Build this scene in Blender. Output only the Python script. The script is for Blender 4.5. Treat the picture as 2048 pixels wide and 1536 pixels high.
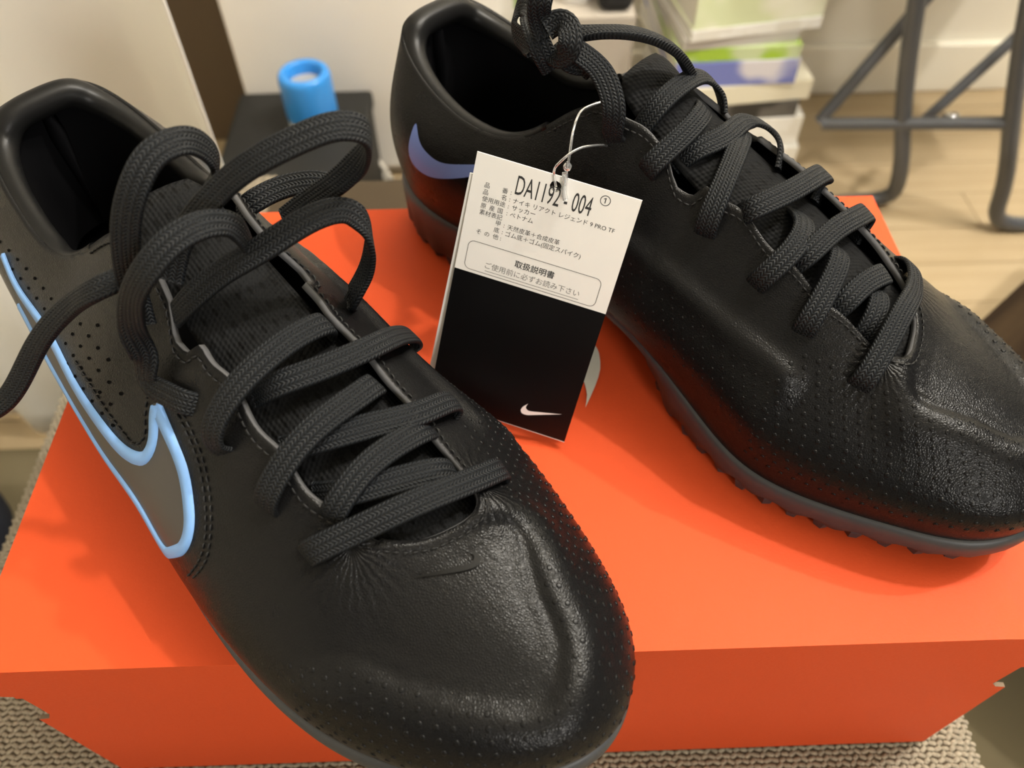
import bpy, bmesh, math, random
import numpy as np
from mathutils import Vector, Matrix
from mathutils.bvhtree import BVHTree
from mathutils.geometry import delaunay_2d_cdt

random.seed(7); np.random.seed(7)
for o in list(bpy.data.objects):
    bpy.data.objects.remove(o)
scene = bpy.context.scene
COL = scene.collection

# ---------------------------------------------------------------- camera
# solved from the six visible corners of the shoe box (34 x 21 x 12 cm); the lid's front edge is y = 0, its top is z = 0
FPX = 1611.95
CAM = np.array([-0.0039, -0.0855, 0.2438])
MROT = np.array([[0.99952, -0.02938, -0.01091], [0.02983, 0.78803, 0.61490], [0.0095, 0.6149, -0.7885]])
_r = MROT[0] / np.linalg.norm(MROT[0])
_f = MROT[2] - _r * np.dot(MROT[2], _r); _f /= np.linalg.norm(_f)
_u = np.cross(_r, _f)
MROT = np.array([_r, _u, _f])
cam_data = bpy.data.cameras.new('camera')
cam = bpy.data.objects.new('camera', cam_data); COL.objects.link(cam)
cam_data.sensor_fit = 'HORIZONTAL'; cam_data.sensor_width = 36.0
cam_data.lens = FPX * 36.0 / 2048.0
cam_data.clip_start = 0.01
cam.matrix_world = Matrix(((_r[0], _u[0], -_f[0], CAM[0]), (_r[1], _u[1], -_f[1], CAM[1]), (_r[2], _u[2], -_f[2], CAM[2]), (0, 0, 0, 1)))
cam_data.dof.use_dof = True
cam_data.dof.focus_distance = 0.240
cam_data.dof.aperture_fstop = 12.0
scene.camera = cam

# ---------------------------------------------------------------- world, lamps, exposure
FLOOR_Z = -0.55
world = bpy.data.worlds.new('world'); scene.world = world
world.use_nodes = True
world.node_tree.nodes['Background'].inputs[0].default_value = (1.0, 0.96, 0.90, 1)
world.node_tree.nodes['Background'].inputs[1].default_value = 0.09
def bulb(name, loc, radius, power, color):
    ld = bpy.data.lights.new(name, 'POINT'); ld.shadow_soft_size = radius; ld.energy = power; ld.color = color
    lo = bpy.data.objects.new(name, ld); COL.objects.link(lo); lo.location = loc
    return lo
bulb('ceiling_lamp', (0.66, 0.27, 1.60), 0.028, 63, (1.0, 0.95, 0.88))
bulb('ceiling_lamp', (1.20, 0.38, 1.60), 0.028, 96, (1.0, 0.95, 0.88))
bulb('fill_light', (0.50, -1.30, 0.65), 0.20, 56, (1.0, 0.95, 0.88))  # added fill light low behind the camera, no lamp stands there
scene.view_settings.view_transform = 'Standard'
scene.view_settings.look = 'None'
scene.view_settings.exposure = 0.0
scene.view_settings.gamma = 1.0
scene.view_settings.use_curve_mapping = False

# ---------------------------------------------------------------- helpers: photo pixel -> point
def ray(px, py):
    d = np.array([(px - 1024) / FPX, (768 - py) / FPX, 1.0]) @ MROT
    return d / np.linalg.norm(d)
def on_z(px, py, z):
    d = ray(px, py); return CAM + d * ((z - CAM[2]) / d[2])
def on_plane(px, py, p, n):
    d = ray(px, py); p = np.array(p, float); n = np.array(n, float)
    return CAM + d * (np.dot(p - CAM, n) / np.dot(d, n))
def unit(v):
    v = np.array(v, float); return v / (np.linalg.norm(v) + 1e-12)

def ospline(K, n, par=None):
    """natural cubic spline through K, n even samples over its chord length"""
    K = np.array(K, float); m = len(K)
    if par is None:
        par = np.r_[0, np.cumsum(np.linalg.norm(np.diff(K[:, :3], axis=0), axis=1) + 1e-9)]
    t = np.linspace(par[0], par[-1], n) if np.isscalar(n) else np.asarray(n)
    if m == 2:
        return K[0] + (K[1] - K[0]) * ((t - par[0]) / (par[1] - par[0]))[:, None]
    h = np.diff(par); A = np.zeros((m, m)); R = np.zeros((m, K.shape[1]))
    A[0, 0] = A[-1, -1] = 1
    for i in range(1, m - 1):
        A[i, i - 1] = h[i - 1]; A[i, i] = 2 * (h[i - 1] + h[i]); A[i, i + 1] = h[i]
        R[i] = 6 * ((K[i + 1] - K[i]) / h[i] - (K[i] - K[i - 1]) / h[i - 1])
    M = np.linalg.solve(A, R)
    k = np.clip(np.searchsorted(par, t, 'right') - 1, 0, m - 2)
    a = (par[k + 1] - t)[:, None]; b = (t - par[k])[:, None]; hk = h[k][:, None]
    return (M[k] * a ** 3 + M[k + 1] * b ** 3) / (6 * hk) + (K[k] / hk - M[k] * hk / 6) * a + (K[k + 1] / hk - M[k + 1] * hk / 6) * b

def pspline(K, n):
    """periodic Catmull-like spline through K (wrapped natural spline)"""
    K = np.array(K, float); m = len(K); w = 5
    E = np.vstack([K[-w:], K, K[:w]])
    return ospline(E, np.arange(n) * m / n + w, par=np.arange(len(E), dtype=float))

# ---------------------------------------------------------------- helpers: objects
def tag_obj(o, label, category, group=None):
    o['label'] = label; o['category'] = category
    if group: o['group'] = group
    return o
def mesh_obj(name, verts, faces, mats, parent=None, smooth=True, mi=None, uv=None, kind=None):
    me = bpy.data.meshes.new(name)
    me.from_pydata([tuple(map(float, v)) for v in verts], [], [tuple(int(i) for i in f) for f in faces])
    for m in (mats if isinstance(mats, (list, tuple)) else [mats]): me.materials.append(m)
    if smooth: me.polygons.foreach_set('use_smooth', [True] * len(me.polygons))
    if mi is not None: me.polygons.foreach_set('material_index', mi)
    if uv is not None:
        l = me.uv_layers.new(name='UVMap')
        idx = np.zeros(len(me.loops), dtype=np.int32); me.loops.foreach_get('vertex_index', idx)
        l.data.foreach_set('uv', np.asarray(uv, dtype=np.float32)[idx].ravel())
    me.validate(); me.update()
    o = bpy.data.objects.new(name, me); COL.objects.link(o)
    if parent is not None: o.parent = parent
    if kind: o['kind'] = kind
    return o
def empty(name, loc=(0, 0, 0), rz=0.0):
    o = bpy.data.objects.new(name, None); COL.objects.link(o)
    o.location = loc; o.rotation_euler = (0, 0, rz); o.empty_display_size = 0.02
    return o
def bm_obj(name, bm, mat, parent=None, smooth=False, kind=None):
    me = bpy.data.meshes.new(name); bm.normal_update(); bm.to_mesh(me); bm.free()
    for m in (mat if isinstance(mat, (list, tuple)) else [mat]): me.materials.append(m)
    if smooth: me.polygons.foreach_set('use_smooth', [True] * len(me.polygons))
    o = bpy.data.objects.new(name, me); COL.objects.link(o)
    if parent is not None: o.parent = parent
    if kind: o['kind'] = kind
    return o
def box_bm(x0, x1, y0, y1, z0, z1, bevel=0.0, seg=2, bm=None):
    b = bmesh.new()
    g = bmesh.ops.create_cube(b, size=1.0)
    for v in b.verts:
        v.co = Vector(((x0 + x1) / 2 + v.co.x * (x1 - x0), (y0 + y1) / 2 + v.co.y * (y1 - y0), (z0 + z1) / 2 + v.co.z * (z1 - z0)))
    if bevel > 0:
        bmesh.ops.bevel(b, geom=b.edges[:], offset=bevel, segments=seg, profile=0.5, affect='EDGES')
    return b
def grid_faces(n, m, closed_n=False, closed_m=False, flip=False):
    F = []
    for i in range(n if closed_n else n - 1):
        for j in range(m if closed_m else m - 1):
            a = i * m + j; b = ((i + 1) % n) * m + j; c = ((i + 1) % n) * m + (j + 1) % m; d = i * m + (j + 1) % m
            F.append((a, d, c, b) if flip else (a, b, c, d))
    return F
def frames(P):
    T = np.gradient(P, axis=0); return T / (np.linalg.norm(T, axis=1)[:, None] + 1e-12)
def tube(path, rad, seg=10, n=None, closed=False):
    P = ospline(path, n) if n else np.array(path, float)
    T = frames(P); N = np.zeros_like(P)
    ref = np.array([0, 0, 1.0]) if abs(T[0][2]) < .9 else np.array([1.0, 0, 0])
    nrm = unit(np.cross(T[0], ref))
    V = []; r = np.broadcast_to(rad, len(P))
    for i in range(len(P)):
        nrm = unit(nrm - T[i] * np.dot(nrm, T[i])); b = np.cross(T[i], nrm)
        for k in range(seg):
            a = 2 * math.pi * k / seg
            V.append(P[i] + r[i] * (math.cos(a) * nrm + math.sin(a) * b))
    F = grid_faces(len(P), seg, closed_m=True)
    F.append(tuple(range(seg - 1, -1, -1))); F.append(tuple((len(P) - 1) * seg + k for k in range(seg)))
    return np.array(V), F
def join(parts):
    V, F, o = [], [], 0
    for v, f in parts:
        V.append(np.array(v)); F += [tuple(i + o for i in q) for q in f]; o += len(v)
    return np.vstack(V), F
def lathe(profile, seg=32):
    V = [(r * math.cos(2 * math.pi * k / seg), r * math.sin(2 * math.pi * k / seg), z) for r, z in profile for k in range(seg)]
    n = len(profile)
    return np.array(V), grid_faces(n, seg, closed_m=True)

# ---------------------------------------------------------------- helpers: materials
def mat(name, color, rough=0.5, spec=0.5, metal=0.0, **kw):
    m = bpy.data.materials.new(name); m.use_nodes = True
    b = m.node_tree.nodes['Principled BSDF']
    b.inputs['Base Color'].default_value = (*color, 1); b.inputs['Roughness'].default_value = rough
    b.inputs['Metallic'].default_value = metal; b.inputs['Specular IOR Level'].default_value = spec
    for k, v in kw.items():
        b.inputs[k.replace('_', ' ')].default_value = v
    return m
class NT:
    """short hand for node building"""
    def __init__(s, m): s.t = m.node_tree; s.b = s.t.nodes['Principled BSDF']
    def n(s, typ, ins=None, **props):
        nd = s.t.nodes.new(typ)
        for k, v in props.items(): setattr(nd, k, v)
        for k, v in (ins or {}).items():
            if isinstance(v, bpy.types.NodeSocket): s.t.links.new(v, nd.inputs[k])
            else: nd.inputs[k].default_value = v
        return nd
    def math(s, op, a, b=0.0):
        return s.n('ShaderNodeMath', {0: a, 1: b}, operation=op).outputs[0]
    def coord(s, which='Object'): return s.n('ShaderNodeTexCoord').outputs[which]
    def mapping(s, v, scale=(1, 1, 1), rot=(0, 0, 0)):
        return s.n('ShaderNodeMapping', {'Vector': v, 'Scale': scale, 'Rotation': rot}).outputs[0]
    def noise(s, v, scale, detail=3, rough=.5):
        return s.n('ShaderNodeTexNoise', {'Vector': v, 'Scale': scale, 'Detail': detail, 'Roughness': rough}).outputs['Fac']
    def voro(s, v, scale, feature='DISTANCE_TO_EDGE'):
        return s.n('ShaderNodeTexVoronoi', {'Vector': v, 'Scale': scale}, feature=feature).outputs['Distance']
    def ramp(s, f, stops):
        r = s.n('ShaderNodeValToRGB', {'Fac': f}); e = r.color_ramp.elements
        while len(e) < len(stops): e.new(0.5)
        for k, (p, c) in enumerate(stops):
            e[k].position = p; e[k].color = (*c, 1) if len(c) == 3 else c
        return r.outputs['Color']
    def mixc(s, f, a, b):
        nd = s.n('ShaderNodeMix', data_type='RGBA')
        for i, v in ((0, f), (6, a), (7, b)):
            if isinstance(v, bpy.types.NodeSocket): s.t.links.new(v, nd.inputs[i])
            else: nd.inputs[i].default_value = v if i == 0 else (*v, 1)
        return nd.outputs[2]
    def bump(s, h, strength=.3, dist=.001, normal=None):
        ins = {'Height': h, 'Strength': strength, 'Distance': dist}
        if normal is not None: ins['Normal'] = normal
        return s.n('ShaderNodeBump', ins).outputs['Normal']
    def to(s, name, sock): s.t.links.new(sock, s.b.inputs[name])

def leather(name, color, rough, grain=1400, st=.25, wr=.0, creases=None, sg=1):
    m = mat(name, color, rough, .135); t = NT(m); c = t.coord()
    g = t.math('MULTIPLY', t.voro(c, grain), 1.0)
    n = t.noise(c, 260, 4, .6)
    h = t.math('ADD', t.math('MULTIPLY', g, .8), t.math('MULTIPLY', n, .5))
    if wr:
        w = t.noise(t.mapping(c, (90, 380, 200)), 1.0, 4, .65)
        h = t.math('ADD', h, t.math('MULTIPLY', w, wr))
    for (x0, q0, rad, freq) in creases or ():
        # fan of fine creases where the leather is pulled together at the end of the throat
        d = t.n('ShaderNodeSeparateXYZ', {0: t.n('ShaderNodeVectorMath', {0: c, 1: (x0, q0 * sg, 0)}, operation='SUBTRACT').outputs[0]})
        ang = t.math('ARCTAN2', d.outputs[1], d.outputs[0])
        r = t.math('SQRT', t.math('ADD', t.math('POWER', d.outputs[0], 2.0), t.math('POWER', d.outputs[1], 2.0)))
        fall = t.n('ShaderNodeMapRange', {0: r, 1: rad * .25, 2: rad, 3: 1.0, 4: 0.0}, interpolation_type='SMOOTHSTEP').outputs[0]
        wv = t.math('SINE', t.math('ADD', t.math('MULTIPLY', ang, freq), t.math('MULTIPLY', t.noise(c, 420, 3), 9.0)))
        h = t.math('ADD', h, t.math('MULTIPLY', t.math('MULTIPLY', wv, fall), .38))
    t.to('Normal', t.bump(h, st, .0004))
    t.to('Roughness', t.math('ADD', t.math('MULTIPLY', t.noise(c, 120, 2), .12), rough - .06))
    return m
M = {}
CREASE = ((.230, .0165, .022, 26.0), (.239, -.0190, .020, 26.0))
M['leather_R'] = leather('black_leather', (.0055, .0055, .0057), .29, 1300, .42, .7, CREASE, -1)
M['leather_L'] = leather('black_leather', (.0055, .0055, .0057), .29, 1300, .42, .7, CREASE, 1)
M['leather_smooth'] = leather('smooth_black_leather', (.0055, .0055, .0057), .29, 2200, .12)
M['raw_edge'] = mat('grey_cut_leather_edge', (.075, .075, .078), .85, .2)
M['lining'] = mat('black_lining', (.003, .003, .0035), 1.0, .03)
M['collar'] = leather('soft_collar_lining', (.007, .007, .007), .34, 1700, .10)
M['rubber'] = mat('dark_grey_rubber', (.032, .034, .037), .5, .5)
M['thread'] = mat('black_thread', (.010, .010, .010), .6, .25)
M['blue'] = mat('light_blue_rubber_print', (.17, .34, .66), .5, .4)
M['heel_blue'] = mat('periwinkle_print', (.125, .19, .47), .45, .4)
M['grey_fill'] = mat('warm_grey_film', (.036, .033, .0315), .42, .5)
M['black_print'] = mat('black_gloss_print', (.002, .002, .0022), .35, .35)
M['ink'] = mat('grey_black_ink', (.030, .030, .030), .6, .3)
M['ink_light'] = mat('grey_ink', (.16, .16, .15), .6, .3)
M['paper'] = mat('white_coated_paper', (.76, .75, .72), .5, .4)
M['white_print'] = mat('white_print', (.75, .70, .68), .45, .4)
M['clear'] = mat('clear_nylon', (.85, .87, .88), .15, .5, Transmission_Weight=.9, IOR=1.45)
def lace_mat():
    m = mat('black_woven_lace', (.006, .008, .010), .62, .26); t = NT(m)
    uv = t.n('ShaderNodeSeparateXYZ', {0: t.coord('UV')}); u, v = uv.outputs[0], uv.outputs[1]
    rows = t.math('MULTIPLY', v, 7.0)
    ridge = t.math('ABSOLUTE', t.math('SINE', t.math('MULTIPLY', rows, math.pi)))
    zig = t.math('PINGPONG', rows, 1.0)
    ch = t.math('SINE', t.math('MULTIPLY', t.math('ADD', t.math('MULTIPLY', u, 900.0), t.math('MULTIPLY', zig, .9)), 2 * math.pi))
    h = t.math('ADD', t.math('MULTIPLY', ridge, .75), t.math('MULTIPLY', ch, .35))
    t.to('Normal', t.bump(h, .7, .0005))
    f = t.math('MULTIPLY', t.math('ADD', ch, 1.0), t.math('MULTIPLY', ridge, .5))
    t.to('Base Color', t.ramp(f, [(0, (.0016, .0022, .003)), (1, (.0060, .0085, .0118))]))
    return m
M['lace'] = lace_mat()
def mesh_fabric():
    m = mat('perforated_tongue_mesh', (.005, .005, .0055), .8, .14); t = NT(m)
    uv = t.coord('UV'); s = t.n('ShaderNodeSeparateXYZ', {0: uv}); u, v = s.outputs[0], s.outputs[1]
    kn = t.math('ADD', t.math('SINE', t.math('MULTIPLY', v, 5200.0)), t.math('SINE', t.math('ADD', t.math('MULTIPLY', u, 4300.0), t.math('MULTIPLY', v, 2600.0))))
    row = t.math('FLOOR', t.math('DIVIDE', u, .0058))
    off = t.math('MULTIPLY', t.math('MODULO', row, 2.0), .5)
    fv = t.math('SUBTRACT', t.math('FRACT', t.math('ADD', t.math('DIVIDE', v, .0036), off)), .5)
    fu = t.math('SUBTRACT', t.math('FRACT', t.math('DIVIDE', u, .0058)), .5)
    d = t.math('ADD', t.math('POWER', t.math('DIVIDE', fu, .22), 2.0), t.math('POWER', t.math('DIVIDE', fv, .17), 2.0))
    hole = t.math('LESS_THAN', d, 1.0)
    h = t.math('SUBTRACT', t.math('MULTIPLY', kn, .25), t.math('MULTIPLY', hole, 3.0))
    t.to('Normal', t.bump(h, .7, .0004))
    t.to('Base Color', t.mixc(hole, (.0045, .0048, .0052), (.0004, .0004, .0004)))
    return m
M['mesh'] = mesh_fabric()
def orange_mat():
    m = mat('orange_cardboard', (.80, .105, .022), .5, .13); t = NT(m); c = t.coord()
    f = t.noise(t.mapping(c, (1, 1, 1)), 900, 3, .7); g = t.noise(c, 9, 2)
    t.to('Base Color', t.mixc(g, (.525, .063, .0165), (.565, .071, .019)))
    t.to('Normal', t.bump(t.math('ADD', f, t.math('MULTIPLY', g, 8.0)), .12, .0006))
    t.to('Roughness', t.math('ADD', t.math('MULTIPLY', f, .2), .46))
    return m
M['orange'] = orange_mat()
M['cardboard'] = mat('grey_cardboard', (.15, .115, .08), .9, .1)
M['box_print'] = mat('light_grey_print', (.50, .50, .44), .5, .4)
# ================================================================ shoes
# control net of one shoe in its own frame: x from heel to toe, q towards the outer side, z up; rows are ribs from the sole edge to the rim
RIBS = [  # F sole edge, B bulge, S shoulder, T rim of collar / throat
 [(0.0290, 0.0020, 0.0260), (.029, .002, .048), (.031, .001, .075), (.034, 0, .0920)],
 [(0.0300, 0.0190, 0.0250), (.029, .0225, .047), (.032, .0205, .073), (.036, .0145, .0905)],
 [(0.0410, 0.0325, 0.0240), (.038, .0370, .045), (.042, .0335, .068), (.047, .0230, .0850)],
 [(0.0660, 0.0385, 0.0220), (.065, .0430, .042), (.067, .0375, .061), (.070, .0270, .0775)],
 [(0.0950, 0.0420, 0.0200), (.095, .0460, .040), (.095, .0390, .058), (.094, .0265, .0750)],
 [(0.1220, 0.0440, 0.0180), (.121, .0480, .038), (.117, .0380, .062), (.112, .0190, .0850)],
 [(0.1450, 0.0460, 0.0170), (.143, .0495, .036), (.138, .033, .070), (.130, .0125, .0975)],
 [(0.1650, 0.0480, 0.0165), (.163, .0505, .034), (.159, .034, .066), (.150, .0138, .0940)],
 [(0.1850, 0.0505, 0.0155), (.184, .0520, .032), (.180, .037, .060), (.172, .0158, .0870)],
 [(0.2050, 0.0515, 0.0130), (.204, .0525, .030), (.200, .039, .054), (.193, .0170, .0795)],
 [(0.2250, 0.0505, 0.0125), (.224, .051, .029), (.219, .039, .0490), (.212, .0168, .0710)],
 [(0.2450, 0.0465, 0.0130), (.244, .0475, .028), (.236, .036, .0465), (.2265, .0140, .0640)],
 [(0.2640, 0.0385, 0.0150), (.264, .0395, .029), (.252, .028, .0460), (.2345, .0085, .0605)],
 [(0.2840, 0.0240, 0.0175), (.285, .0255, .031), (.268, .016, .0465), (.2395, .0020, .0588)],
 [(0.2975, 0.0030, 0.0200), (.2990, .003, .034), (.2790, .001, .0470), (.2420, -.0050, .0583)],
 [(0.2970, -0.0135, 0.0195), (.2985, -.0140, .033), (.2780, -.011, .0470), (.2430, -.0110, .0588)],
 [(0.2860, -0.0275, 0.0170), (.287, -.0285, .031), (.269, -.023, .0465), (.2400, -.0160, .0600)],
 [(0.2660, -0.0365, 0.0150), (.266, -.0385, .029), (.252, -.030, .0465), (.2310, -.0175, .0635)],
 [(0.2430, -0.0435, 0.0130), (.242, -.0450, .029), (.233, -.034, .0490), (.2180, -.0180, .0690)],
 [(0.2200, -0.0460, 0.0125), (.219, -.0475, .031), (.211, -.033, .0560), (.2010, -.0178, .0765)],
 [(0.1970, -0.0405, 0.0158), (.196, -.0435, .034), (.189, -.030, .0640), (.1800, -.0172, .0845)],
 [(0.1700, -0.0330, 0.0230), (.169, -.0395, .038), (.164, -.030, .0700), (.1560, -.0170, .0925)],
 [(0.1430, -0.0290, 0.0270), (.142, -.0370, .042), (.138, -.030, .0720), (.1300, -.0190, .0990)],
 [(0.1160, -0.0285, 0.0270), (.115, -.0365, .044), (.113, -.034, .0640), (.1095, -.0245, .0835)],
 [(0.0900, -0.0300, 0.0250), (.090, -.0375, .044), (.089, -.0360, .0600), (.089, -.0280, .0755)],
 [(0.0640, -0.0315, 0.0245), (.064, -.0375, .045), (.065, -.0365, .0620), (.067, -.0270, .0780)],
 [(0.0430, -0.0265, 0.0245), (.042, -.0310, .046), (.044, -.0310, .0680), (.048, -.0230, .0850)],
 [(0.0300, -0.0150, 0.0255), (.0325, -.0180, .047), (.0345, -.0180, .0740), (.036, -.0145, .0905)],
]
NS, NTT = 336, 44
def net_grid():
    R = np.array(RIBS)                              # ribs, 4, 3
    L = np.stack([pspline(R[:, j], NS) for j in range(4)], 1)    # NS,4,3
    # notch in the eyestay on both sides of the throat
    T = L[:, 3]; S = L[:, 2]
    for i in range(NS):
        if T[i, 0] > .128 and T[i, 0] < .236 and abs(T[i, 1]) > .010:
            lat = T[i, 1] > 0; x = T[i, 0]
            d = .0072 * math.exp(-((x - (.163 if lat else .163)) / .0058) ** 4)
            d += .0008 * math.sin(x * 330) - .0012 * math.exp(-((x - .182) / .006) ** 2)
            T[i] += unit(S[i] - T[i]) * d
    G = np.zeros((NS, NTT, 3))
    tt = np.linspace(0, 1, NTT)
    for i in range(NS):
        c = np.r_[0, np.cumsum(np.linalg.norm(np.diff(L[i], axis=0), axis=1))]; c /= c[-1]
        G[i] = ospline(L[i], tt, par=c)
    return G
def grid_normals(G):
    ds = np.roll(G, -1, 0) - np.roll(G, 1, 0); dt = np.gradient(G, axis=1)
    n = np.cross(dt, ds)
    n /= np.linalg.norm(n, axis=2)[..., None] + 1e-12
    if n[NS // 4, NTT // 3, 1] < 0: n = -n
    return n

G0 = net_grid(); N0 = grid_normals(G0)

POSES = {'R': dict(yaw=math.radians(-48.5), loc=np.array([-.1832, .1904, 0.0]), sg=-1),
         'L': dict(yaw=math.radians(-43.0), loc=np.array([-.0540, .2391, 0.0]), sg=1)}

# outline of the smooth hollow in the vamp, shared by both shoes (x, q), traced on the toe of the shoe in front
HOLLOW = None
def inside(poly, x, q):
    c = False; n = len(poly)
    for i in range(n):
        x1, y1 = poly[i]; x2, y2 = poly[(i + 1) % n]
        if (y1 > q) != (y2 > q) and x < (x2 - x1) * (q - y1) / (y2 - y1) + x1: c = not c
    return c
def poly_dist(poly, P, closed=True):
    A = np.array(poly); B = np.roll(A, -1, 0)
    if not closed: A, B = A[:-1], B[:-1]
    AB = B - A; P = np.atleast_2d(P)
    t = np.clip(((P[:, None] - A) * AB).sum(2) / ((AB ** 2).sum(1) + 1e-15), 0, 1)
    return np.sqrt((((A + t[..., None] * AB) - P[:, None]) ** 2).sum(2)).min(1)

class Shoe:
    def __init__(s, side, name, label):
        p = POSES[side]; s.side = side; s.sg = p['sg']; s.loc = p['loc']; s.yaw = p['yaw']
        s.d = np.array([math.cos(s.yaw), math.sin(s.yaw), 0]); s.n = s.sg * np.array([-math.sin(s.yaw), math.cos(s.yaw), 0])
        s.root = empty(name, tuple(s.loc), s.yaw); tag_obj(s.root, label, 'shoe', 'pair of black turf football shoes')
        # hull of upper + bridged throat, for pixel look-ups
        V = [s.w(p) for p in G0.reshape(-1, 3)]
        F = grid_faces(NS, NTT, closed_n=True)
        T = G0[:, -1]; base = len(V); K = 9
        half = NS // 2
        for i in range(half + 1):
            a, b = T[i], T[(NS - i) % NS]
            for k in range(K):
                f = k / (K - 1); m = a + (b - a) * f
                m = m + np.array([0, 0, .0035 * math.sin(math.pi * f)])
                V.append(s.w(m))
        F += [tuple(base + q for q in f) for f in grid_faces(half + 1, K)]
        s.hull = BVHTree.FromPolygons([Vector(v) for v in V], F)
        s.bvh = BVHTree.FromPolygons([Vector(v) for v in V[:base]], F[:NS * (NTT - 1)])
        s.cen = s.w((.16, 0, .03))
    def w(s, p): return s.loc + s.d * p[0] + s.n * p[1] + np.array([0, 0, p[2]])
    def l(s, p):
        p = np.asarray(p) - s.loc; return np.array([p @ s.d, p @ s.n, p[2]])
    def e(s, P):            # local (x,q,z) -> empty frame
        P = np.array(P, float).copy(); P[..., 1] *= s.sg; return P
    def we(s, P):           # world -> empty frame
        P = np.atleast_2d(P) - s.loc
        ys = np.array([-math.sin(s.yaw), math.cos(s.yaw), 0])
        return np.c_[P @ s.d, P @ ys, P[:, 2]]
    def hit(s, px, py, tree=None):
        d = ray(px, py)
        h, n, i, t = (tree or s.hull).ray_cast(Vector(CAM), Vector(d))
        if h is None: return None, None
        n = np.array(n)
        if n @ d > 0: n = -n
        return np.array(h), n
    def near(s, p, tree=None):
        h, n, i, t = (tree or s.bvh).find_nearest(Vector(p))
        h, n = np.array(h), np.array(n)
        if n @ (h - s.cen) < 0: n = -n
        return h, n
    def side_map(s, x, z, lat=True):
        """(x, z) on the flank -> point and normal of the upper, in local coordinates (cast along q)"""
        o = s.w((x, .12 if lat else -.12, z)); d = -s.n if lat else s.n
        h, n, i, t = s.bvh.ray_cast(Vector(o), Vector(d))
        if h is None:
            h, n, i, t = s.bvh.find_nearest(Vector(s.w((x, .05 if lat else -.05, z))))
        h, n = np.array(h), np.array(n)
        if n @ d > 0: n = -n
        return h, n
    def top_map(s, x, q):
        h, n, i, t = s.bvh.ray_cast(Vector(s.w((x, q, .3))), Vector((0, 0, -1)))
        if h is None: return None, None
        h, n = np.array(h), np.array(n)
        if n[2] < 0: n = -n
        return h, n

R = Shoe('R', 'football_shoe', 'black leather turf shoe with loose laces and large blue outlined tick mark on its flank')
L = Shoe('L', 'football_shoe', 'black leather turf shoe laced tight, with knotted laces and a white swing tag')

def px_local(s, pts, tree=None):
    out = []
    for p in pts:
        h, n = s.hit(*p, tree=tree)
        if h is not None: out.append(s.l(h))
    return np.array(out)
_h = px_local(R, [(590, 1292), (690, 1315), (790, 1352), (880, 1380), (970, 1400), (1050, 1408), (1095, 1390), (1118, 1330), (1112, 1260), (1088, 1205), (1066, 1140), (1046, 1075), (985, 1045), (800, 1120), (640, 1180)])
HOLLOW = pspline(_h[:, :2], 120)

_rg = px_local(L, [(1236, 470), (1330, 540), (1440, 640), (1540, 720), (1584, 765)], tree=L.bvh)
RIDGE = _rg[:, [0, 2]][np.argsort(_rg[:, 0])]
def upper_grid():
    G = G0.copy()
    P = G.reshape(-1, 3); Nn = N0.reshape(-1, 3)
    top = (P[:, 0] > .195) & (Nn[:, 2] > .05)
    idx = np.where(top)[0]
    d = poly_dist(HOLLOW, P[idx, :2])
    ins = np.array([inside(HOLLOW, *P[i, :2]) for i in idx])
    amp = np.zeros(len(idx))
    x, q = P[idx, 0], P[idx, 1]
    front = np.clip((x - .232) / .02, 0, 1); front = front * front * (3 - 2 * front)
    fade = np.clip((P[idx, 2] - .024) / .012, 0, 1)
    amp = np.where(ins, -.0009 * np.clip(d / .004, 0, 1) , .0021 * np.exp(-((d - .006) / .006) ** 2) - .0004 * np.exp(-(d / .0016) ** 2))
    # crease
    amp -= .0007 * np.exp(-(d / .0013) ** 2)
    P[idx] += Nn[idx] * (amp * front * fade)[:, None]
    # padded panel on the inner (medial) flank with a soft ridge above it
    m = (P[:, 1] < 0) & (P[:, 0] > .12) & (P[:, 0] < .232)
    idx = np.where(m)[0]
    zr = np.interp(P[idx, 0], RIDGE[:, 0], RIDGE[:, 1])
    dz = P[idx, 2] - zr
    a = np.where(dz > 0, .0023 * np.exp(-(dz / .0026) ** 2), .0011 + .0012 * np.exp(-(dz / .004) ** 2)) * np.where(dz < -.016, np.exp(-((dz + .016) / .006) ** 2), 1)
    env = np.clip((P[idx, 0] - .12) / .02, 0, 1) * np.clip((RIDGE[-1, 0] + .004 - P[idx, 0]) / .006, 0, 1)
    P[idx] += Nn[idx] * (a * env)[:, None]
    return P.reshape(G.shape)
GU = upper_grid(); NU = grid_normals(GU)
GI = GU - NU * .0019
FL = GU[:, 0]                                        # sole edge loop
_t = frames(np.vstack([FL[-1:], FL, FL[:1]]))[1:-1]
FO = np.c_[_t[:, 1], -_t[:, 0], np.zeros(NS)]; FO /= np.linalg.norm(FO, axis=1)[:, None]
if FO[NS // 4, 1] < 0: FO = -FO

def patch(s, name, poly, mapper, off, material, parent, step=.0025, thick=0.0):
    """a thin film lying on the shoe: polygon in 2D chart coordinates, mapped to the surface"""
    poly = np.array(poly); lo, hi = poly.min(0), poly.max(0)
    pts = [Vector(p) for p in poly]; edges = [(i, (i + 1) % len(poly)) for i in range(len(poly))]
    for x in np.arange(lo[0], hi[0], step):
        for y in np.arange(lo[1], hi[1], step):
            if inside(poly, x, y) and poly_dist(poly, [(x, y)])[0] > step * .45: pts.append(Vector((x, y)))
    r = delaunay_2d_cdt(pts, edges, [], 1, 1e-7)
    V, nr = [], []
    for v in r[0]:
        h, n = mapper(v[0], v[1]); V.append(h + n * off)
    F = []
    for f in r[2]:
        c = sum((np.array(r[0][i]) for i in f)) / len(f)
        if inside(poly, *c): F.append(tuple(f))
    return mesh_obj(name, s.we(np.array(V)), F, material, parent)
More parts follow.
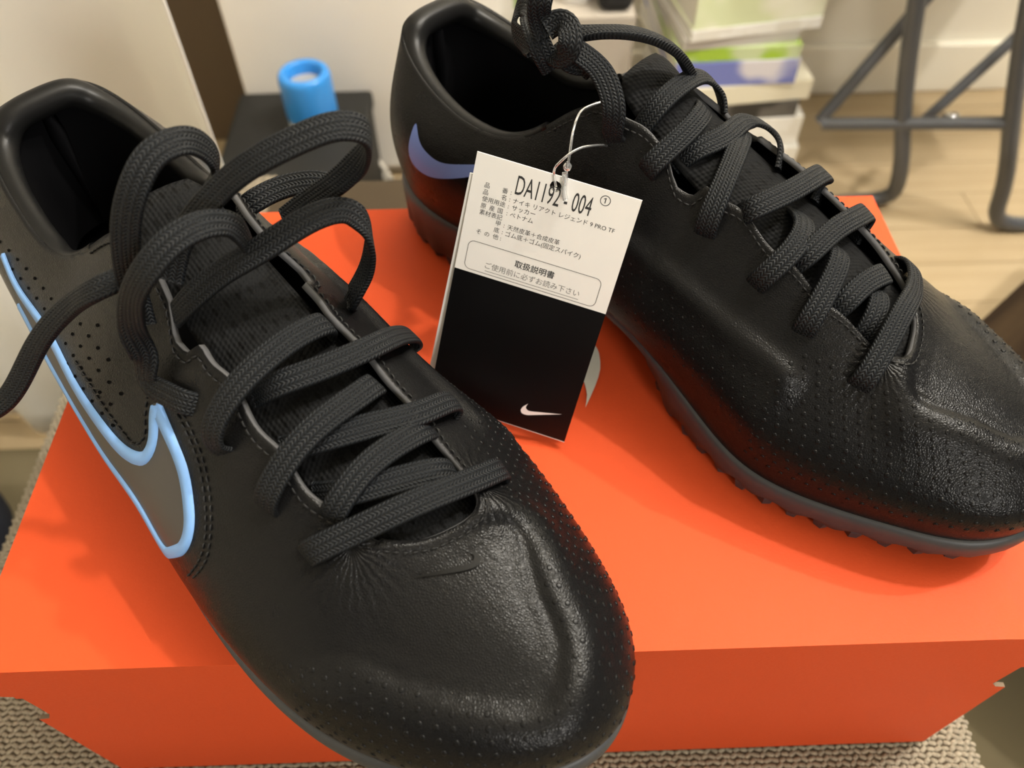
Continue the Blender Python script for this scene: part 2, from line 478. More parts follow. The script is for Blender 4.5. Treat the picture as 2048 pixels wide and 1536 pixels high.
def band(s, name, pts2d, mapper, w, off, material, parent, closed=True, prof=((-1, 0), (-.8, 1), (.8, 1), (1, 0))):
    """raised rim following a closed chart curve"""
    P = np.array(pts2d); n = len(P)
    t = (np.roll(P, -1, 0) - np.roll(P, 1, 0)) if closed else np.gradient(P, axis=0)
    t /= np.linalg.norm(t, axis=1)[:, None] + 1e-12; nn = np.c_[-t[:, 1], t[:, 0]]
    V = []
    ww = np.broadcast_to(w, n)
    for i in range(n):
        for a, b in prof:
            c = P[i] + nn[i] * a * ww[i] / 2
            h, m = mapper(*c); V.append(h + m * (.00005 + b * off))
    return mesh_obj(name, s.we(np.array(V)), grid_faces(n, len(prof), closed_n=closed), material, parent)
def stitches(s, name, path, parent, pitch=.0024, ln=.0019, r=.00030, material=None):
    """row of short thread capsules along world points with normals [(p, n), ...]"""
    P = np.array([p for p, n in path]); Nn = np.array([n for p, n in path])
    c = np.r_[0, np.cumsum(np.linalg.norm(np.diff(P, axis=0), axis=1))]
    parts = []
    for d in np.arange(pitch / 2, c[-1], pitch):
        p = np.array([np.interp(d, c, P[:, k]) for k in range(3)]); n = unit([np.interp(d, c, Nn[:, k]) for k in range(3)])
        q = np.array([np.interp(min(d + 1e-4, c[-1]), c, P[:, k]) - np.interp(d - 1e-4, c, P[:, k]) for k in range(3)])
        t = unit(q)
        ring = [p + t * ln * a + n * b for a, b in ((-.5, -.0002), (-.3, r * .8), (0, r), (.3, r * .8), (.5, -.0002))]
        parts.append(tube(ring, [r * .3, r, r * 1.1, r, r * .3], 5))
    V, F = join(parts)
    return mesh_obj(name, s.we(V), F, material or M['thread'], parent)

def build_shoe(s):
    root = s.root
    # upper: outer skin, inner skin, cut rim
    n = NS * NTT
    V = np.vstack([s.e(GU).reshape(-1, 3), s.e(GI).reshape(-1, 3)])
    f1 = grid_faces(NS, NTT, closed_n=True, flip=s.sg > 0)
    f2 = [tuple(n + i for i in reversed(f)) for f in f1]
    f3 = []
    for i in range(NS):
        j = (i + 1) % NS; a, b = i * NTT + NTT - 1, j * NTT + NTT - 1
        f3.append((a, b, n + b, n + a) if s.sg < 0 else (a, n + a, n + b, b))
    up = mesh_obj('upper', V, f1 + f2 + f3, [M['leather_' + s.side], M['lining'], M['raw_edge']], root, mi=[0] * len(f1) + [1] * len(f2) + [2 if GU[i, -1, 0] > .112 else 0 for i in range(NS)])
    # collar roll around the foot opening
    T = GU[:, -1]; Nt = NU[:, -1]
    sel = [i for i in list(range(NS // 2, NS)) + list(range(NS // 2)) if T[i, 0] < .113]
    path = []; rad = []
    for i in sel:
        e = min(1.0, (.116 - T[i, 0]) / .030); r = .0014 + (.0024 + .0012 * math.exp(-((T[i, 0] - .03) / .02) ** 2)) * e
        path.append(T[i] - Nt[i] * (r - .0004) + np.array([0, 0, -.0020 * e])); rad.append(r)
    v, f = tube(s.e(np.array(path)), np.array(rad), 16)
    mesh_obj('collar', v, f, M['collar'], root)
    # inner padding wall below the collar
    rows = []
    for i in sel:
        r = rad[sel.index(i)]; inn = np.array([0.075 - T[i, 0] if T[i, 0] < .03 else 0, -T[i, 1], 0]); inn = unit(inn) if np.linalg.norm(inn) > 1e-6 else np.array([1., 0, 0])
        c = path[sel.index(i)]
        rows.append([c + inn * r * .7 + (0, 0, -.002), c + inn * (r * .9) + (0, 0, -.012), c + inn * r * .6 + (0, 0, -.030), c + inn * .001 + (0, 0, -.052)])
    mesh_obj('heel_lining', s.e(np.array(rows)).reshape(-1, 3), grid_faces(len(sel), 4), M['lining'], root)
    ft = np.vstack([FL - FO * .004 + (0, 0, .004), [[.15, 0, .024]]])
    mesh_obj('footbed', s.e(ft), [(i, (i + 1) % NS, NS) for i in range(NS)], M['lining'], root)
    # sole
    zb = np.interp(FL[:, 0], [0, .03, .1, .2, .25, .275, .305], [.007, .005, .0045, .004, .005, .008, .0125])
    arch = np.exp(-((FL[:, 0] - .138) / .036) ** 4) * (FL[:, 1] < 0)
    zb = zb + arch * .0085
    lv = []
    wob = .0007 * np.sin(np.arange(NS) * .9)
    for o, z in ((-.0012, .0030), (.0006, .0032), (.0019, .0022), (.0023, -.0010), (.0021, -.0045)):
        lv.append(FL + FO * (o - arch * max(0, -z) * 1.2)[:, None] + np.c_[np.zeros((NS, 2)), np.full(NS, z)])
    low = FL + FO * (.0010 + wob - .009 * arch)[:, None]; low[:, 2] = zb + .0012; lv.append(low)
    bot = FL - FO * (.0025 + .010 * arch)[:, None]; bot[:, 2] = zb; lv.append(bot)
    LV = np.stack(lv, 1).reshape(-1, 3); LV = np.vstack([LV, [[.15, 0, .0045]]])
    f = grid_faces(NS, 7, closed_n=True, flip=s.sg < 0) + [((i * 7 + 6), ((i + 1) % NS) * 7 + 6, NS * 7) for i in range(NS)]
    sole = mesh_obj('sole', s.e(LV), f, M['rubber'], root)
    # studs along the edge of the outsole
    hx = [(math.cos(a), math.sin(a)) for a in np.arange(6) * math.pi / 3]
    sv = [(.0038 * a, .0038 * b, 0) for a, b in hx] + [(.0026 * a, .0026 * b, -.0044) for a, b in hx] + [(.0036 * a, .0036 * b, .0015) for a, b in hx]
    sf = [(6, 7, 8, 9, 10, 11)] + [(i, (i + 1) % 6, 6 + (i + 1) % 6, 6 + i) for i in range(6)] + [(12 + i, 12 + (i + 1) % 6, (i + 1) % 6, i) for i in range(6)]
    c = np.r_[0, np.cumsum(np.linalg.norm(np.diff(FL, axis=0), axis=1))]
    sm = None
    for k, d in enumerate(np.arange(.004, c[-1], .0098)):
        i = int(np.searchsorted(c, d)) % NS
        p = FL[i] - FO[i] * (.0030 + .010 * arch[i]); p[2] = zb[i] + .0002
        if sm is None:
            st = mesh_obj('stud', sv, sf, M['rubber'], sole, smooth=False); sm = st.data
        else:
            st = bpy.data.objects.new('stud', sm); COL.objects.link(st); st.parent = sole
        st.location = tuple(s.e(p)); st.rotation_euler = (0, 0, k * .4)
    # tongue
    K = np.array([(.2465, -.002, .0525), (.232, -.001, .0585), (.210, -.0005, .0680), (.185, 0, .0785), (.165, 0, .0865), (.148, 0, .0945), (.137, 0, .1010), (.131, 0, .1055)])
    C = ospline(K, 60); nv = 25; rows = []; uvs = []
    cl = np.r_[0, np.cumsum(np.linalg.norm(np.diff(C, axis=0), axis=1))]
    TT = frames(C)
    for i in range(60):
        f = i / 59; hw = .0190 - .0058 * max(0, min(1, (f - .25) * 1.6)); hw *= 1 if f < .9 else math.sqrt(max(.02, 1 - ((f - .9) / .1) ** 2)) * .35 + .65
        th = .0012 + .0022 * f; th *= 1 if f < .95 else math.sqrt(max(.01, 1 - ((f - .95) / .05) ** 2))
        nrm = unit(np.cross(TT[i], (0, -1, 0))); nrm = nrm if nrm[2] > 0 else -nrm
        for a in np.linspace(0, 2 * math.pi, nv)[:-1]:
            y = math.cos(a) * hw; zz = math.sin(a) * th
            sag = -.009 * (abs(y) / .024) ** 2.2
            rows.append(C[i] + np.array([0, y, 0]) + nrm * zz + np.array([0, 0, sag])); uvs.append((cl[i], y))
    f = grid_faces(60, nv - 1, closed_m=True, flip=s.sg > 0)
    f += [tuple(range(nv - 1)), tuple(59 * (nv - 1) + k for k in range(nv - 1))]
    tongue = mesh_obj('tongue', s.e(np.array(rows)), f, M['mesh'], root, uv=uvs)
    # stitching just outside the throat edge and down the front of it
    def off_edge(i, d):
        c = np.r_[0, np.cumsum(np.linalg.norm(np.diff(GU[i, ::-1], axis=0), axis=1))]
        p = np.array([np.interp(d, c, GU[i, ::-1, k]) for k in range(3)]); nn = np.array([np.interp(d, c, NU[i, ::-1, k]) for k in range(3)])
        return s.w(p), s.d * nn[0] + s.n * nn[1] + np.array([0, 0, nn[2]])
    idx = [i for i in range(NS) if T[i, 0] > .112]
    stitches(s, 'throat_stitching', [off_edge(i, .0030) for i in idx], up)
    return up, sole, tongue
up_R, sole_R, tongue_R = build_shoe(R)
up_L, sole_L, tongue_L = build_shoe(L)
# ================================================================ shoe box
BL, BW, BH = 0.34, 0.2094, 0.1209
box = empty('shoe_box', (0, 0, -BH)); tag_obj(box, 'orange cardboard shoe box under the pair of black shoes', 'box')
def bx(x0, x1, y0, y1, z0, z1, name, m, parent, bevel=.0004):
    return bm_obj(name, box_bm(x0, x1, y0, y1, z0 + BH, z1 + BH, bevel, 2), m, parent)
def prism(name, poly, axis, a0, a1, mats, parent, oz=0.0):
    """extrude a closed polygon (2D) between a0 and a1 along an axis; face fronts get material 0, cut edges material 1"""
    n = len(poly); V = []
    for a in (a0, a1):
        for p in poly:
            V.append({'y': (p[0], a, p[1] + oz), 'z': (p[0], p[1], a + oz), 'x': (a, p[0], p[1] + oz)}[axis])
    F = [tuple(range(n)), tuple(range(2 * n - 1, n - 1, -1))] + [(i, i + n, (i + 1) % n + n, (i + 1) % n) for i in range(n)]
    o = mesh_obj(name, V, F, mats, parent, smooth=False, mi=[0, 0] + [len(mats) - 1 if isinstance(mats, list) else 0] * n)
    bm = bmesh.new(); bm.from_mesh(o.data); bmesh.ops.recalc_face_normals(bm, faces=bm.faces); bm.to_mesh(o.data); bm.free()
    return o
OC = [M['orange'], M['cardboard']]
hx, TH = BL / 2, .0016
# front panel with the two tuck slots cut into its ends
front = prism('front_panel', [(-hx, -.0016), (hx, -.0016), (hx, -.026), (hx - .0052, -.027), (hx - .0070, -.0435), (hx - .0045, -.0470), (hx - .0005, -.048),
                              (hx - .0012, -BH + .0008), (-hx + .0012, -BH + .0008), (-hx + .0005, -.048), (-hx + .0045, -.0470), (-hx + .0068, -.0420), (-hx + .0058, -.0235), (-hx, -.0225)],
              'y', 0.0, TH, OC, box, BH)
lid_w = 44; lid_h = 28
# top panel: a slightly bowed sheet with one crease by the right end
V = []
for i in range(lid_w + 1):
    for j in range(lid_h + 1):
        x = -hx + BL * i / lid_w; y = BW * j / lid_h
        z = -.0007 * (1 - (2 * i / lid_w - 1) ** 2) * math.sin(math.pi * j / lid_h) 
        c = x - (.1555 + .03 * max(0, y - .0)) ; z += -.0007 * math.exp(-(c / .0035) ** 2) * max(0, 1 - y / .07)
        V.append((x, y, z))
n1 = len(V)
V += [(x, y, -TH) for x, y, z in V]
F = grid_faces(lid_w + 1, lid_h + 1); nf = len(F)
F += [tuple(n1 + k for k in reversed(f)) for f in F]
def rim(idx):
    return [(idx[k], idx[k] + n1, idx[k + 1] + n1, idx[k + 1]) for k in range(len(idx) - 1)]
m1 = lid_h + 1
F += rim([i * m1 for i in range(lid_w + 1)]) + rim([i * m1 + lid_h for i in range(lid_w, -1, -1)]) + rim([j for j in range(lid_h, -1, -1)]) + rim([lid_w * m1 + j for j in range(m1)])
lid = mesh_obj('lid', np.array(V) + (0, 0, BH), F, M['orange'], box, smooth=False)
prism('back_panel', [(-hx, 0), (hx, 0), (hx, -BH), (-hx, -BH)], 'y', BW - TH, BW, OC, box, BH - TH)
for sx in (-1, 1):
    a, b = sorted((sx * (hx - .0035), sx * (hx - .0035 - TH)))
    prism('side_panel', [(TH, -TH), (BW - TH, -TH), (BW - TH, -BH + .001), (TH, -BH + .001)], 'x', a, b, M['orange'], box, BH)
    a, b = sorted((sx * (hx - .0008), sx * (hx - .0030)))
    prism('side_flap', [(TH, -TH), (BW - TH, -TH), (BW - TH, -.030), (TH, -.030)], 'x', a, b, M['orange'], box, BH)
bm_obj('bottom_panel', box_bm(-hx + .004, hx - .004, .004, BW - .004, 0, .0016), M['cardboard'], box)
# printed swoosh on the lid (hook end shows beside the tag)
SW = [(24, 7.8), (20, 9.5), (15, 11.63), (10, 13.76), (6.442, 15.276), (5.4, 15.68), (4.2, 16.05), (2.774, 16.201), (1.6, 16.08), (.85, 15.65), (.337, 15.024), (.03, 14.2), (.0, 13.6), (.057, 13.106),
      (.3, 12.2), (.62, 11.4), (1.093, 10.628), (1.75, 9.75), (2.5, 8.85), (3.39, 7.828), (3.05, 8.45), (2.75, 9.1), (2.606, 9.676), (2.5, 10.4), (2.52, 11.1), (2.8, 11.75), (3.362, 12.308), (4.0, 12.6), (4.902, 12.7), (5.7, 12.65), (6.666, 12.448), (12, 11.0), (18, 9.4)]
SWN = np.array([(x / 24, (12 - y) / 24) for x, y in SW])      # unit swoosh, hook left, y up
def flat_poly(name, pts3, material, parent, nrm=None):
    o = mesh_obj(name, pts3, [tuple(range(len(pts3)))], material, parent, smooth=False)
    bm = bmesh.new(); bm.from_mesh(o.data); bmesh.ops.triangulate(bm, faces=bm.faces); bm.to_mesh(o.data); bm.free()
    return o
a = math.radians(196); sc = .105
hook = on_z(1205, 760, 0.0)
pp = []
for x, y in SWN * sc:
    pp.append((x * math.cos(a) - y * math.sin(a), x * math.sin(a) + y * math.cos(a)))
pp = np.array(pp); pp += np.array([hook[0] - pp[:, 0].max(), on_z(1165, 816, 0)[1] - pp[:9999][19, 1]])
def lid_z(x, y):
    u = (x + hx) / BL; v = y / BW
    return -.0007 * (1 - (2 * u - 1) ** 2) * math.sin(math.pi * v)
flat_poly('printed_tick', [(x, y, BH + .00015) for x, y in pp], M['box_print'], box)
# ================================================================ seat and room
def knit_mat():
    m = mat('beige_knit', (.30, .255, .185), .95, .15); t = NT(m); c = t.coord()
    f = t.noise(c, 700, 3, .7)
    t.to('Base Color', t.ramp(f, [(.3, (.17, .148, .112)), (.7, (.31, .27, .205))]))
    t.to('Normal', t.bump(f, .5, .0008)); return m
M['knit'] = knit_mat()
M['knit_gap'] = mat('dark_knit_gap', (.055, .042, .028), 1.0, .05)
seat = empty('seat_cushion', (0, .16, FLOOR_Z)); tag_obj(seat, 'beige knitted seat cushion under the orange box', 'cushion')
SX0, SX1, SY0, SY1, SZ = -.262, .1955, -.075, .40, -BH - .0016
bm_obj('cover', box_bm(SX0, SX1, SY0 - .16, SY1 - .16, SZ - .075 - FLOOR_Z, SZ - FLOOR_Z, .016, 5), M['knit_gap'], seat, smooth=True)
# knit stitches: short fat loops in offset rows, one uncountable coat
def knit():
    V, F = [], []
    px, py = .0031, .0023; o = 0
    prof = [(-.5, .0), (-.3, .9), (0, 1.0), (.3, .9), (.5, .0)]
    for j in range(int((SY1 - SY0) / py)):
        y = SY0 + py * (j + .5)
        for i in range(int((SX1 - SX0) / px)):
            x = SX0 + px * (i + (.5 if j % 2 else 0)) + px * .5
            if -.160 < x < .160 and .012 < y < .20: continue
            if y > .06 and -.165 < x < .165: continue
            if x > SX1 - .002: continue
            ex = min(x - SX0, SX1 - x, y - SY0)
            dz = -max(0, .014 - ex) ** 2 / .03
            ang = (.5 if (i + j) % 2 else -.35) + random.uniform(-.25, .25)
            ca, sa = math.cos(ang), math.sin(ang); ln = px * random.uniform(1.0, 1.25); w = py * .46; h = .0011 * random.uniform(.8, 1.15)
            for a, b in prof:
                for k, (c, zz) in enumerate(((-1, 0), (-.6, .8), (.6, .8), (1, 0))):
                    ww = w * (.55 if abs(a) == .5 else 1)
                    lx, ly = a * ln, c * ww
                    V.append((x + lx * ca - ly * sa, y + lx * sa + ly * ca, SZ - .0004 + dz + h * zz * (.35 if abs(a) == .5 else b)))
            for a in range(4):
                for k in range(3):
                    q = o + a * 4 + k; F.append((q, q + 4, q + 5, q + 1))
            o += 20
    return np.array(V), F
kv, kf = knit()
mesh_obj('knit_stitches', kv - (0, .16, FLOOR_Z), kf, M['knit'], seat, kind='stuff')
for sx in (SX0 + .05, SX1 - .05):
    for sy in (SY0 + .05, SY1 - .05):
        v, f = tube([(sx, sy - .16, .0065), (sx, sy - .16, SZ - .07 - FLOOR_Z)], .014, 14)
        mesh_obj('leg', v, f, mat('dark_wood_leg', (.05, .035, .02), .5), seat)

def wood_floor():
    m = mat('pale_wood_floor', (.50, .36, .19), .45, .4); t = NT(m); c = t.coord()
    g = t.noise(t.mapping(c, (3, 60, 1)), 1.0, 5, .6)
    t.to('Base Color', t.ramp(g, [(.3, (.37, .28, .165)), (.7, (.44, .345, .215))]))
    t.to('Roughness', t.math('ADD', t.math('MULTIPLY', g, .15), .38)); return m
M['wood'] = wood_floor()
M['joint'] = mat('floor_joint', (.16, .10, .05), .8)
def struct(o): o['kind'] = 'structure'; return o
floor = struct(bm_obj('floor', box_bm(-1.6, 1.9, -2.2, 1.16, FLOOR_Z - .05, FLOOR_Z - .0031), M['joint']))
pw = .075; k = 0
for j in range(45):
    y0 = -2.2 + j * pw
    x = -1.6 - (j * .37) % .9
    while x < 1.9:
        x1 = min(x + .9, 1.9); x0 = max(x, -1.6)
        if x1 - x0 > .05 and min(y0 + pw, 1.158) - y0 > .01:
            bm_obj('plank', box_bm(x0 + .0004, x1 - .0004, y0 + .0004, min(y0 + pw, 1.158) - .0004, FLOOR_Z - .003, FLOOR_Z, .0006, 1), M['wood'], floor)
        x += .9
M['wall'] = mat('cream_wall', (.84, .80, .69), .8, .2)
M['trim'] = mat('ivory_trim', (.90, .86, .74), .5, .4)
struct(bm_obj('wall_back', box_bm(-1.6, 1.9, 1.16, 1.26, FLOOR_Z - .05, 1.9), M['wall']))
struct(bm_obj('baseboard_back', box_bm(-1.6, 1.9, 1.145, 1.1605, FLOOR_Z + .0005, FLOOR_Z + .085, .003, 2), M['trim']))
struct(bm_obj('ceiling', box_bm(-1.6, 1.9, -2.2, 1.26, 1.9, 2.0), M['wall']))
struct(bm_obj('wall_left', box_bm(-1.7, -1.6, -2.2, 1.26, FLOOR_Z - .05, 2.0), M['wall']))
# ================================================================ details on the shoes
# ---- raised pips on the toe, in rows that follow the sole edge
def dome(p, n, r, h, seg=8):
    a = unit(np.cross(n, (0.3, 0.5, 0.81))); b = np.cross(n, a)
    V = []
    for rr, hh in ((1.0, -.00004), (.86, h * .8), (.66, h)):
        for k in range(seg):
            t = 2 * math.pi * k / seg; V.append(p + r * rr * (math.cos(t) * a + math.sin(t) * b) + n * hh)
    F = grid_faces(3, seg, closed_m=True, flip=True) + [tuple(2 * seg + k for k in range(seg))]
    return np.array(V), F
def rib_point(i, d):
    c = np.r_[0, np.cumsum(np.linalg.norm(np.diff(GU[i], axis=0), axis=1))]
    if d > c[-1]: return None
    return np.r_[[np.interp(d, c, GU[i, :, k]) for k in range(3)], [np.interp(d, c, NU[i, :, k]) for k in range(3)]]
def pip_rows():
    out = []
    lat0 = px_local(R, [(585, 1300)])[0]
    for k in range(13):
        d = .0115 + k * .0034
        row = [rib_point(i, d) for i in range(NS // 4, 3 * NS // 4 + 20)]
        row = [r for r in row if r is not None]
        if len(row) < 3: continue
        row = np.array(row); c = np.r_[0, np.cumsum(np.linalg.norm(np.diff(row[:, :3], axis=0), axis=1))]
        for s_ in np.arange((k % 2) * .0021, c[-1], .0042):
            r = np.array([np.interp(s_, c, row[:, j]) for j in range(6)])
            x, q = r[0], r[1]
            if inside(HOLLOW, x, q) or poly_dist(HOLLOW, [(x, q)])[0] < .0022: continue
            if q > -.004 and x < lat0[0] + .001 + max(0, .008 - k * .002): continue
            if q <= -.004 and (x < .2165 + .25 * max(0, .0335 + q) or q > -.022): 
                if x < .262: continue
            out.append(r)
    # small pips on the padded inner flank
    flank = []
    for k in range(11):
        d = .019 + k * .0030
        row = [rib_point(i, d) for i in range(NS // 2, NS)]; row = np.array([r for r in row if r is not None])
        c = np.r_[0, np.cumsum(np.linalg.norm(np.diff(row[:, :3], axis=0), axis=1))]
        for s_ in np.arange((k % 2) * .0022, c[-1], .0044):
            r = np.array([np.interp(s_, c, row[:, j]) for j in range(6)])
            zr = np.interp(r[0], RIDGE[:, 0], RIDGE[:, 1])
            if r[1] < 0 and .128 < r[0] < RIDGE[-1, 0] - .001 and zr - .0215 < r[2] < zr - .0022: flank.append(r)
    return out, flank
PIPS, FLANK = pip_rows()
for s, up in ((R, up_R), (L, up_L)):
    parts = [dome(s.w(r[:3]), unit(s.d * r[3] + s.n * r[4] + np.array([0, 0, r[5]])), .00080, .00024) for r in PIPS]
    V, F = join(parts); mesh_obj('toe_pips', s.we(V), F, M['leather_smooth'], up, kind='stuff')
    parts = [dome(s.w(r[:3]), unit(s.d * r[3] + s.n * r[4] + np.array([0, 0, r[5]])), .00052, .00017, 6) for r in FLANK]
    V, F = join(parts); mesh_obj('flank_pips', s.we(V), F, M['leather_smooth'], up, kind='stuff')
# ---- perforations on the outer heel quarter (small slanted nicks)
HOLE = mat('dark_perforation', (.0015, .0015, .0015), .9, .05)
perf = []
for k in range(15):
    for j in range(10):
        x = .062 + k * .0062 + (.0031 if j % 2 else 0); z = .037 + j * .0046
        zl = np.interp(x, [.06, .09, .115, .13, .16], [.066, .0655, .072, .074, .060]); zf = np.interp(x, [.06, .10, .13, .152], [.058, .048, .037, .034])
        if zf < z < zl and x < .150: perf.append((x, z))
for s, up in ((R, up_R), (L, up_L)):
    parts = []
    for x, z in perf:
        h, n = s.side_map(x, z, True)
        t = unit(np.cross(n, s.d)); a = unit(.75 * s.d + .5 * t); b = np.cross(n, a)
        ring = [h + n * .00012 + a * .0010 * math.cos(u) + b * .00055 * math.sin(u) for u in np.arange(8) * math.pi / 4]
        parts.append((np.array(ring), [tuple(range(8))]))
    V, F = join(parts); mesh_obj('perforations', s.we(V), F, HOLE, up, kind='stuff')

# ---- the large outlined swoosh on the outer flank, in the (x, z) chart of that flank
def flank_chart(pts):
    out = []
    for p in pts:
        h, n = R.hit(*p, tree=R.bvh)
        out.append(R.l(h)[[0, 2]] if h is not None else None)
    return out

_ue = [(10, 505), (28, 550), (60, 602), (95, 652), (122, 702), (150, 758), (185, 813), (220, 860), (250, 892), (272, 905), (288, 906), (301, 886), (304, 850), (306, 815), (312, 797)]
_fe = [(321, 806), (338, 845), (358, 890), (376, 940), (386, 1000), (388, 1050), (381, 1085), (366, 1108), (354, 1112)]
_le = [(340, 1092), (318, 1052), (300, 1022), (272, 975), (236, 918), (198, 860), (160, 798), (132, 748), (104, 694), (80, 650), (58, 612), (40, 585)]
def chart(pts): return np.array([c for c in flank_chart(pts) if c is not None])
ue, fe, le = chart(_ue), chart(_fe), chart(_le)
le = np.array([(.186, .0375), (.170, .0385), (.150, .0398), (.130, .0412), (.110, .0430), (.092, .0452), (.076, .0485)])
lat_map = lambda x, z: R.side_map(x, z, True)
UE = ospline(ue, 90); FE = ospline(fe, 50); LE = ospline(np.vstack([fe[-1:], le]), 70)
tail = np.array([[.046, .072], [.040, .072]])
outline = np.vstack([UE, FE, LE])
# slide to a single closed loop; the tail end sits near the heel
sw_root = patch(R, 'tick_logo', outline[::2], lat_map, .00035, M['grey_fill'], up_R, .003)
sw_root['label'] = 'warm grey curved tick film on the outer flank'
def inset(C, d):
    t = frames(C); n = np.c_[-t[:, 1], t[:, 0]]; return C + n * d
def resample(C, n):
    c = np.r_[0, np.cumsum(np.linalg.norm(np.diff(C, axis=0), axis=1))]
    return np.c_[[np.interp(np.linspace(0, c[-1], n), c, C[:, k]) for k in range(2)]].T
loop = resample(np.vstack([UE, FE, LE[3:]]), 260)
for _ in range(2): loop[1:-1] = (loop[:-2] + 2 * loop[1:-1] + loop[2:]) / 4
w = np.interp(np.linspace(0, 1, 260), [0, .2, .42, .47, .50, .58, .66, 1], [.0024, .0033, .0038, .0030, .0032, .0036, .0032, .0024])
o1 = band(R, 'tick_outline', inset(loop, -.0014), lat_map, w, .0009, M['blue'], sw_root, closed=False)
o1['label'] = 'light blue raised tick outline'
# stitched seam beside the swoosh
def seam(px_pts, tree=None):
    C = np.array(px_pts, float); D = ospline(np.c_[C, np.zeros(len(C))], 60)[:, :2]
    out = []
    for p in D:
        h, n = R.hit(*p, tree=R.bvh)
        if h is not None: out.append((h, n))
    return out
for px in ([(338, 792), (366, 850), (390, 905), (404, 960), (411, 1020), (410, 1075), (398, 1120), (376, 1152)],
           [(348, 790), (378, 852), (401, 905), (415, 960), (422, 1020), (420, 1080), (408, 1128), (384, 1158)],
           [(252, 872), (272, 888), (284, 880), (290, 850), (292, 812), (304, 782), (322, 778)],
           [(150, 720), (190, 785), (225, 838), (252, 872)]):
    stitches(R, 'seam_stitching', seam(px), up_R, .0026, .0020, .00032)
# small solid swoosh low on the inner heel of the other shoe
_hs = [(833, 247), (823, 268), (818, 297), (824, 322), (842, 343), (868, 355), (905, 357), (950, 352), (1010, 342), (1062, 333), (1010, 331), (950, 329), (900, 328), (871, 319), (850, 300), (838, 275)]
hs = []
for p in _hs:
    h, n = L.hit(*p, tree=L.bvh)
    if h is not None: hs.append(L.l(h)[[0, 2]])
hs = pspline(np.array(hs), 64)
o = patch(L, 'heel_tick', hs, lambda x, z: L.side_map(x, z, False), .00025, M['heel_blue'], up_L, .003); o['label'] = 'periwinkle blue tick on the inner heel'
# small debossed swoosh on the vamp
_vs = px_local(R, [(936, 1099), (946, 1108), (947, 1119), (938, 1127), (915, 1133), (880, 1141), (822, 1156), (880, 1149), (925, 1142), (950, 1134), (961, 1122), (960, 1112), (951, 1104)])
patch(R, 'debossed_tick', pspline(_vs[:, :2], 40), R.top_map, .00012, mat('embossed_leather', (.003, .003, .003), .30, .15), up_R, .003)

# ---- laces
CAMV = lambda p: unit(CAM - p)
def ncode(p, c):
    if isinstance(c, (tuple, list)): return unit(c)
    up = np.array([0, 0, 1.0])
    return {'c': unit(CAMV(p) * .6 + up * .4), 'u': up, 'r': unit(_r * .9 + up * .1), 'l': unit(-_r), 'b': -unit(CAMV(p) * .7 + up * .3), 'k': CAMV(p), 'q': unit(_r * .7 + CAMV(p) * .4), 'x': unit(_r * .75 - CAMV(p) * .55)}[c]
def ribbon(P, Nn, width, thick):
    n = max(12, int(np.linalg.norm(np.diff(P, axis=0), axis=1).sum() / .0011))
    par = np.r_[0, np.cumsum(np.linalg.norm(np.diff(P, axis=0), axis=1) + 1e-9)]
    C = ospline(P, n, par=par); t = np.linspace(0, par[-1], n)
    NN = np.array([[np.interp(x, par, Nn[:, k]) for k in range(3)] for x in t])
    for _ in range(6): NN[1:-1] = (NN[:-2] + NN[1:-1] * 2 + NN[2:]) / 4
    T = frames(C); arc = np.r_[0, np.cumsum(np.linalg.norm(np.diff(C, axis=0), axis=1))]
    m = 16; V, UV = [], []
    for i in range(n):
        nn = unit(NN[i] - T[i] * np.dot(NN[i], T[i])); w = np.cross(T[i], nn)
        for k in range(m):
            a = 2 * math.pi * k / m; ca, sa = math.cos(a), math.sin(a)
            x = math.copysign(abs(ca) ** .62, ca) * width / 2; y = math.copysign(abs(sa) ** .55, sa) * thick / 2
            V.append(C[i] + w * x + nn * y); UV.append((arc[i], x / width + .5))
    F = grid_faces(n, m, closed_m=True) + [tuple(range(m - 1, -1, -1)), tuple((n - 1) * m + k for k in range(m))]
    return np.array(V), F, np.array(UV)
def hull_point(s, px, py):
    h, n = s.hit(px, py)
    if h is None:
        best = None; d = ray(px, py)
        for t in np.arange(.12, .50, .002):
            q, nn, i, dd = s.hull.find_nearest(Vector(CAM + d * t))
            if best is None or dd < best[0]: best = (dd, np.array(q), np.array(nn))
        h, n = best[1], best[2]
        if n[2] < 0: n = -n
    return h, n
def strand(s, pts, width=.0071, thick=.0018):
    P, Nn = [], []
    for c in pts:
        px, py, v = c[:3]; code = c[3] if len(c) > 3 else None
        if v < .03:                      # height above the shoe's skin
            h, n = hull_point(s, px, py); p = h + n * (v + thick * .5)
            nn = n if code is None else ncode(p, code)
        else:                            # free: height above the lid
            p = on_z(px, py, v); nn = ncode(p, code or 'c')
        P.append(p); Nn.append(nn)
    return ribbon(np.array(P), np.array(Nn), width, thick)
def lace(s, strands, name='lace'):
    V, F, U, o = [], [], [], 0
    for st in strands:
        kw = st[-1] if isinstance(st[-1], dict) else {}
        v, f, u = strand(s, [c for c in st if not isinstance(c, dict)], **kw)
        V.append(v); U.append(u); F += [tuple(i + o for i in q) for q in f]; o += len(v)
    return mesh_obj(name, s.we(np.vstack(V)), F, M['lace'], s.root, uv=np.vstack(U))
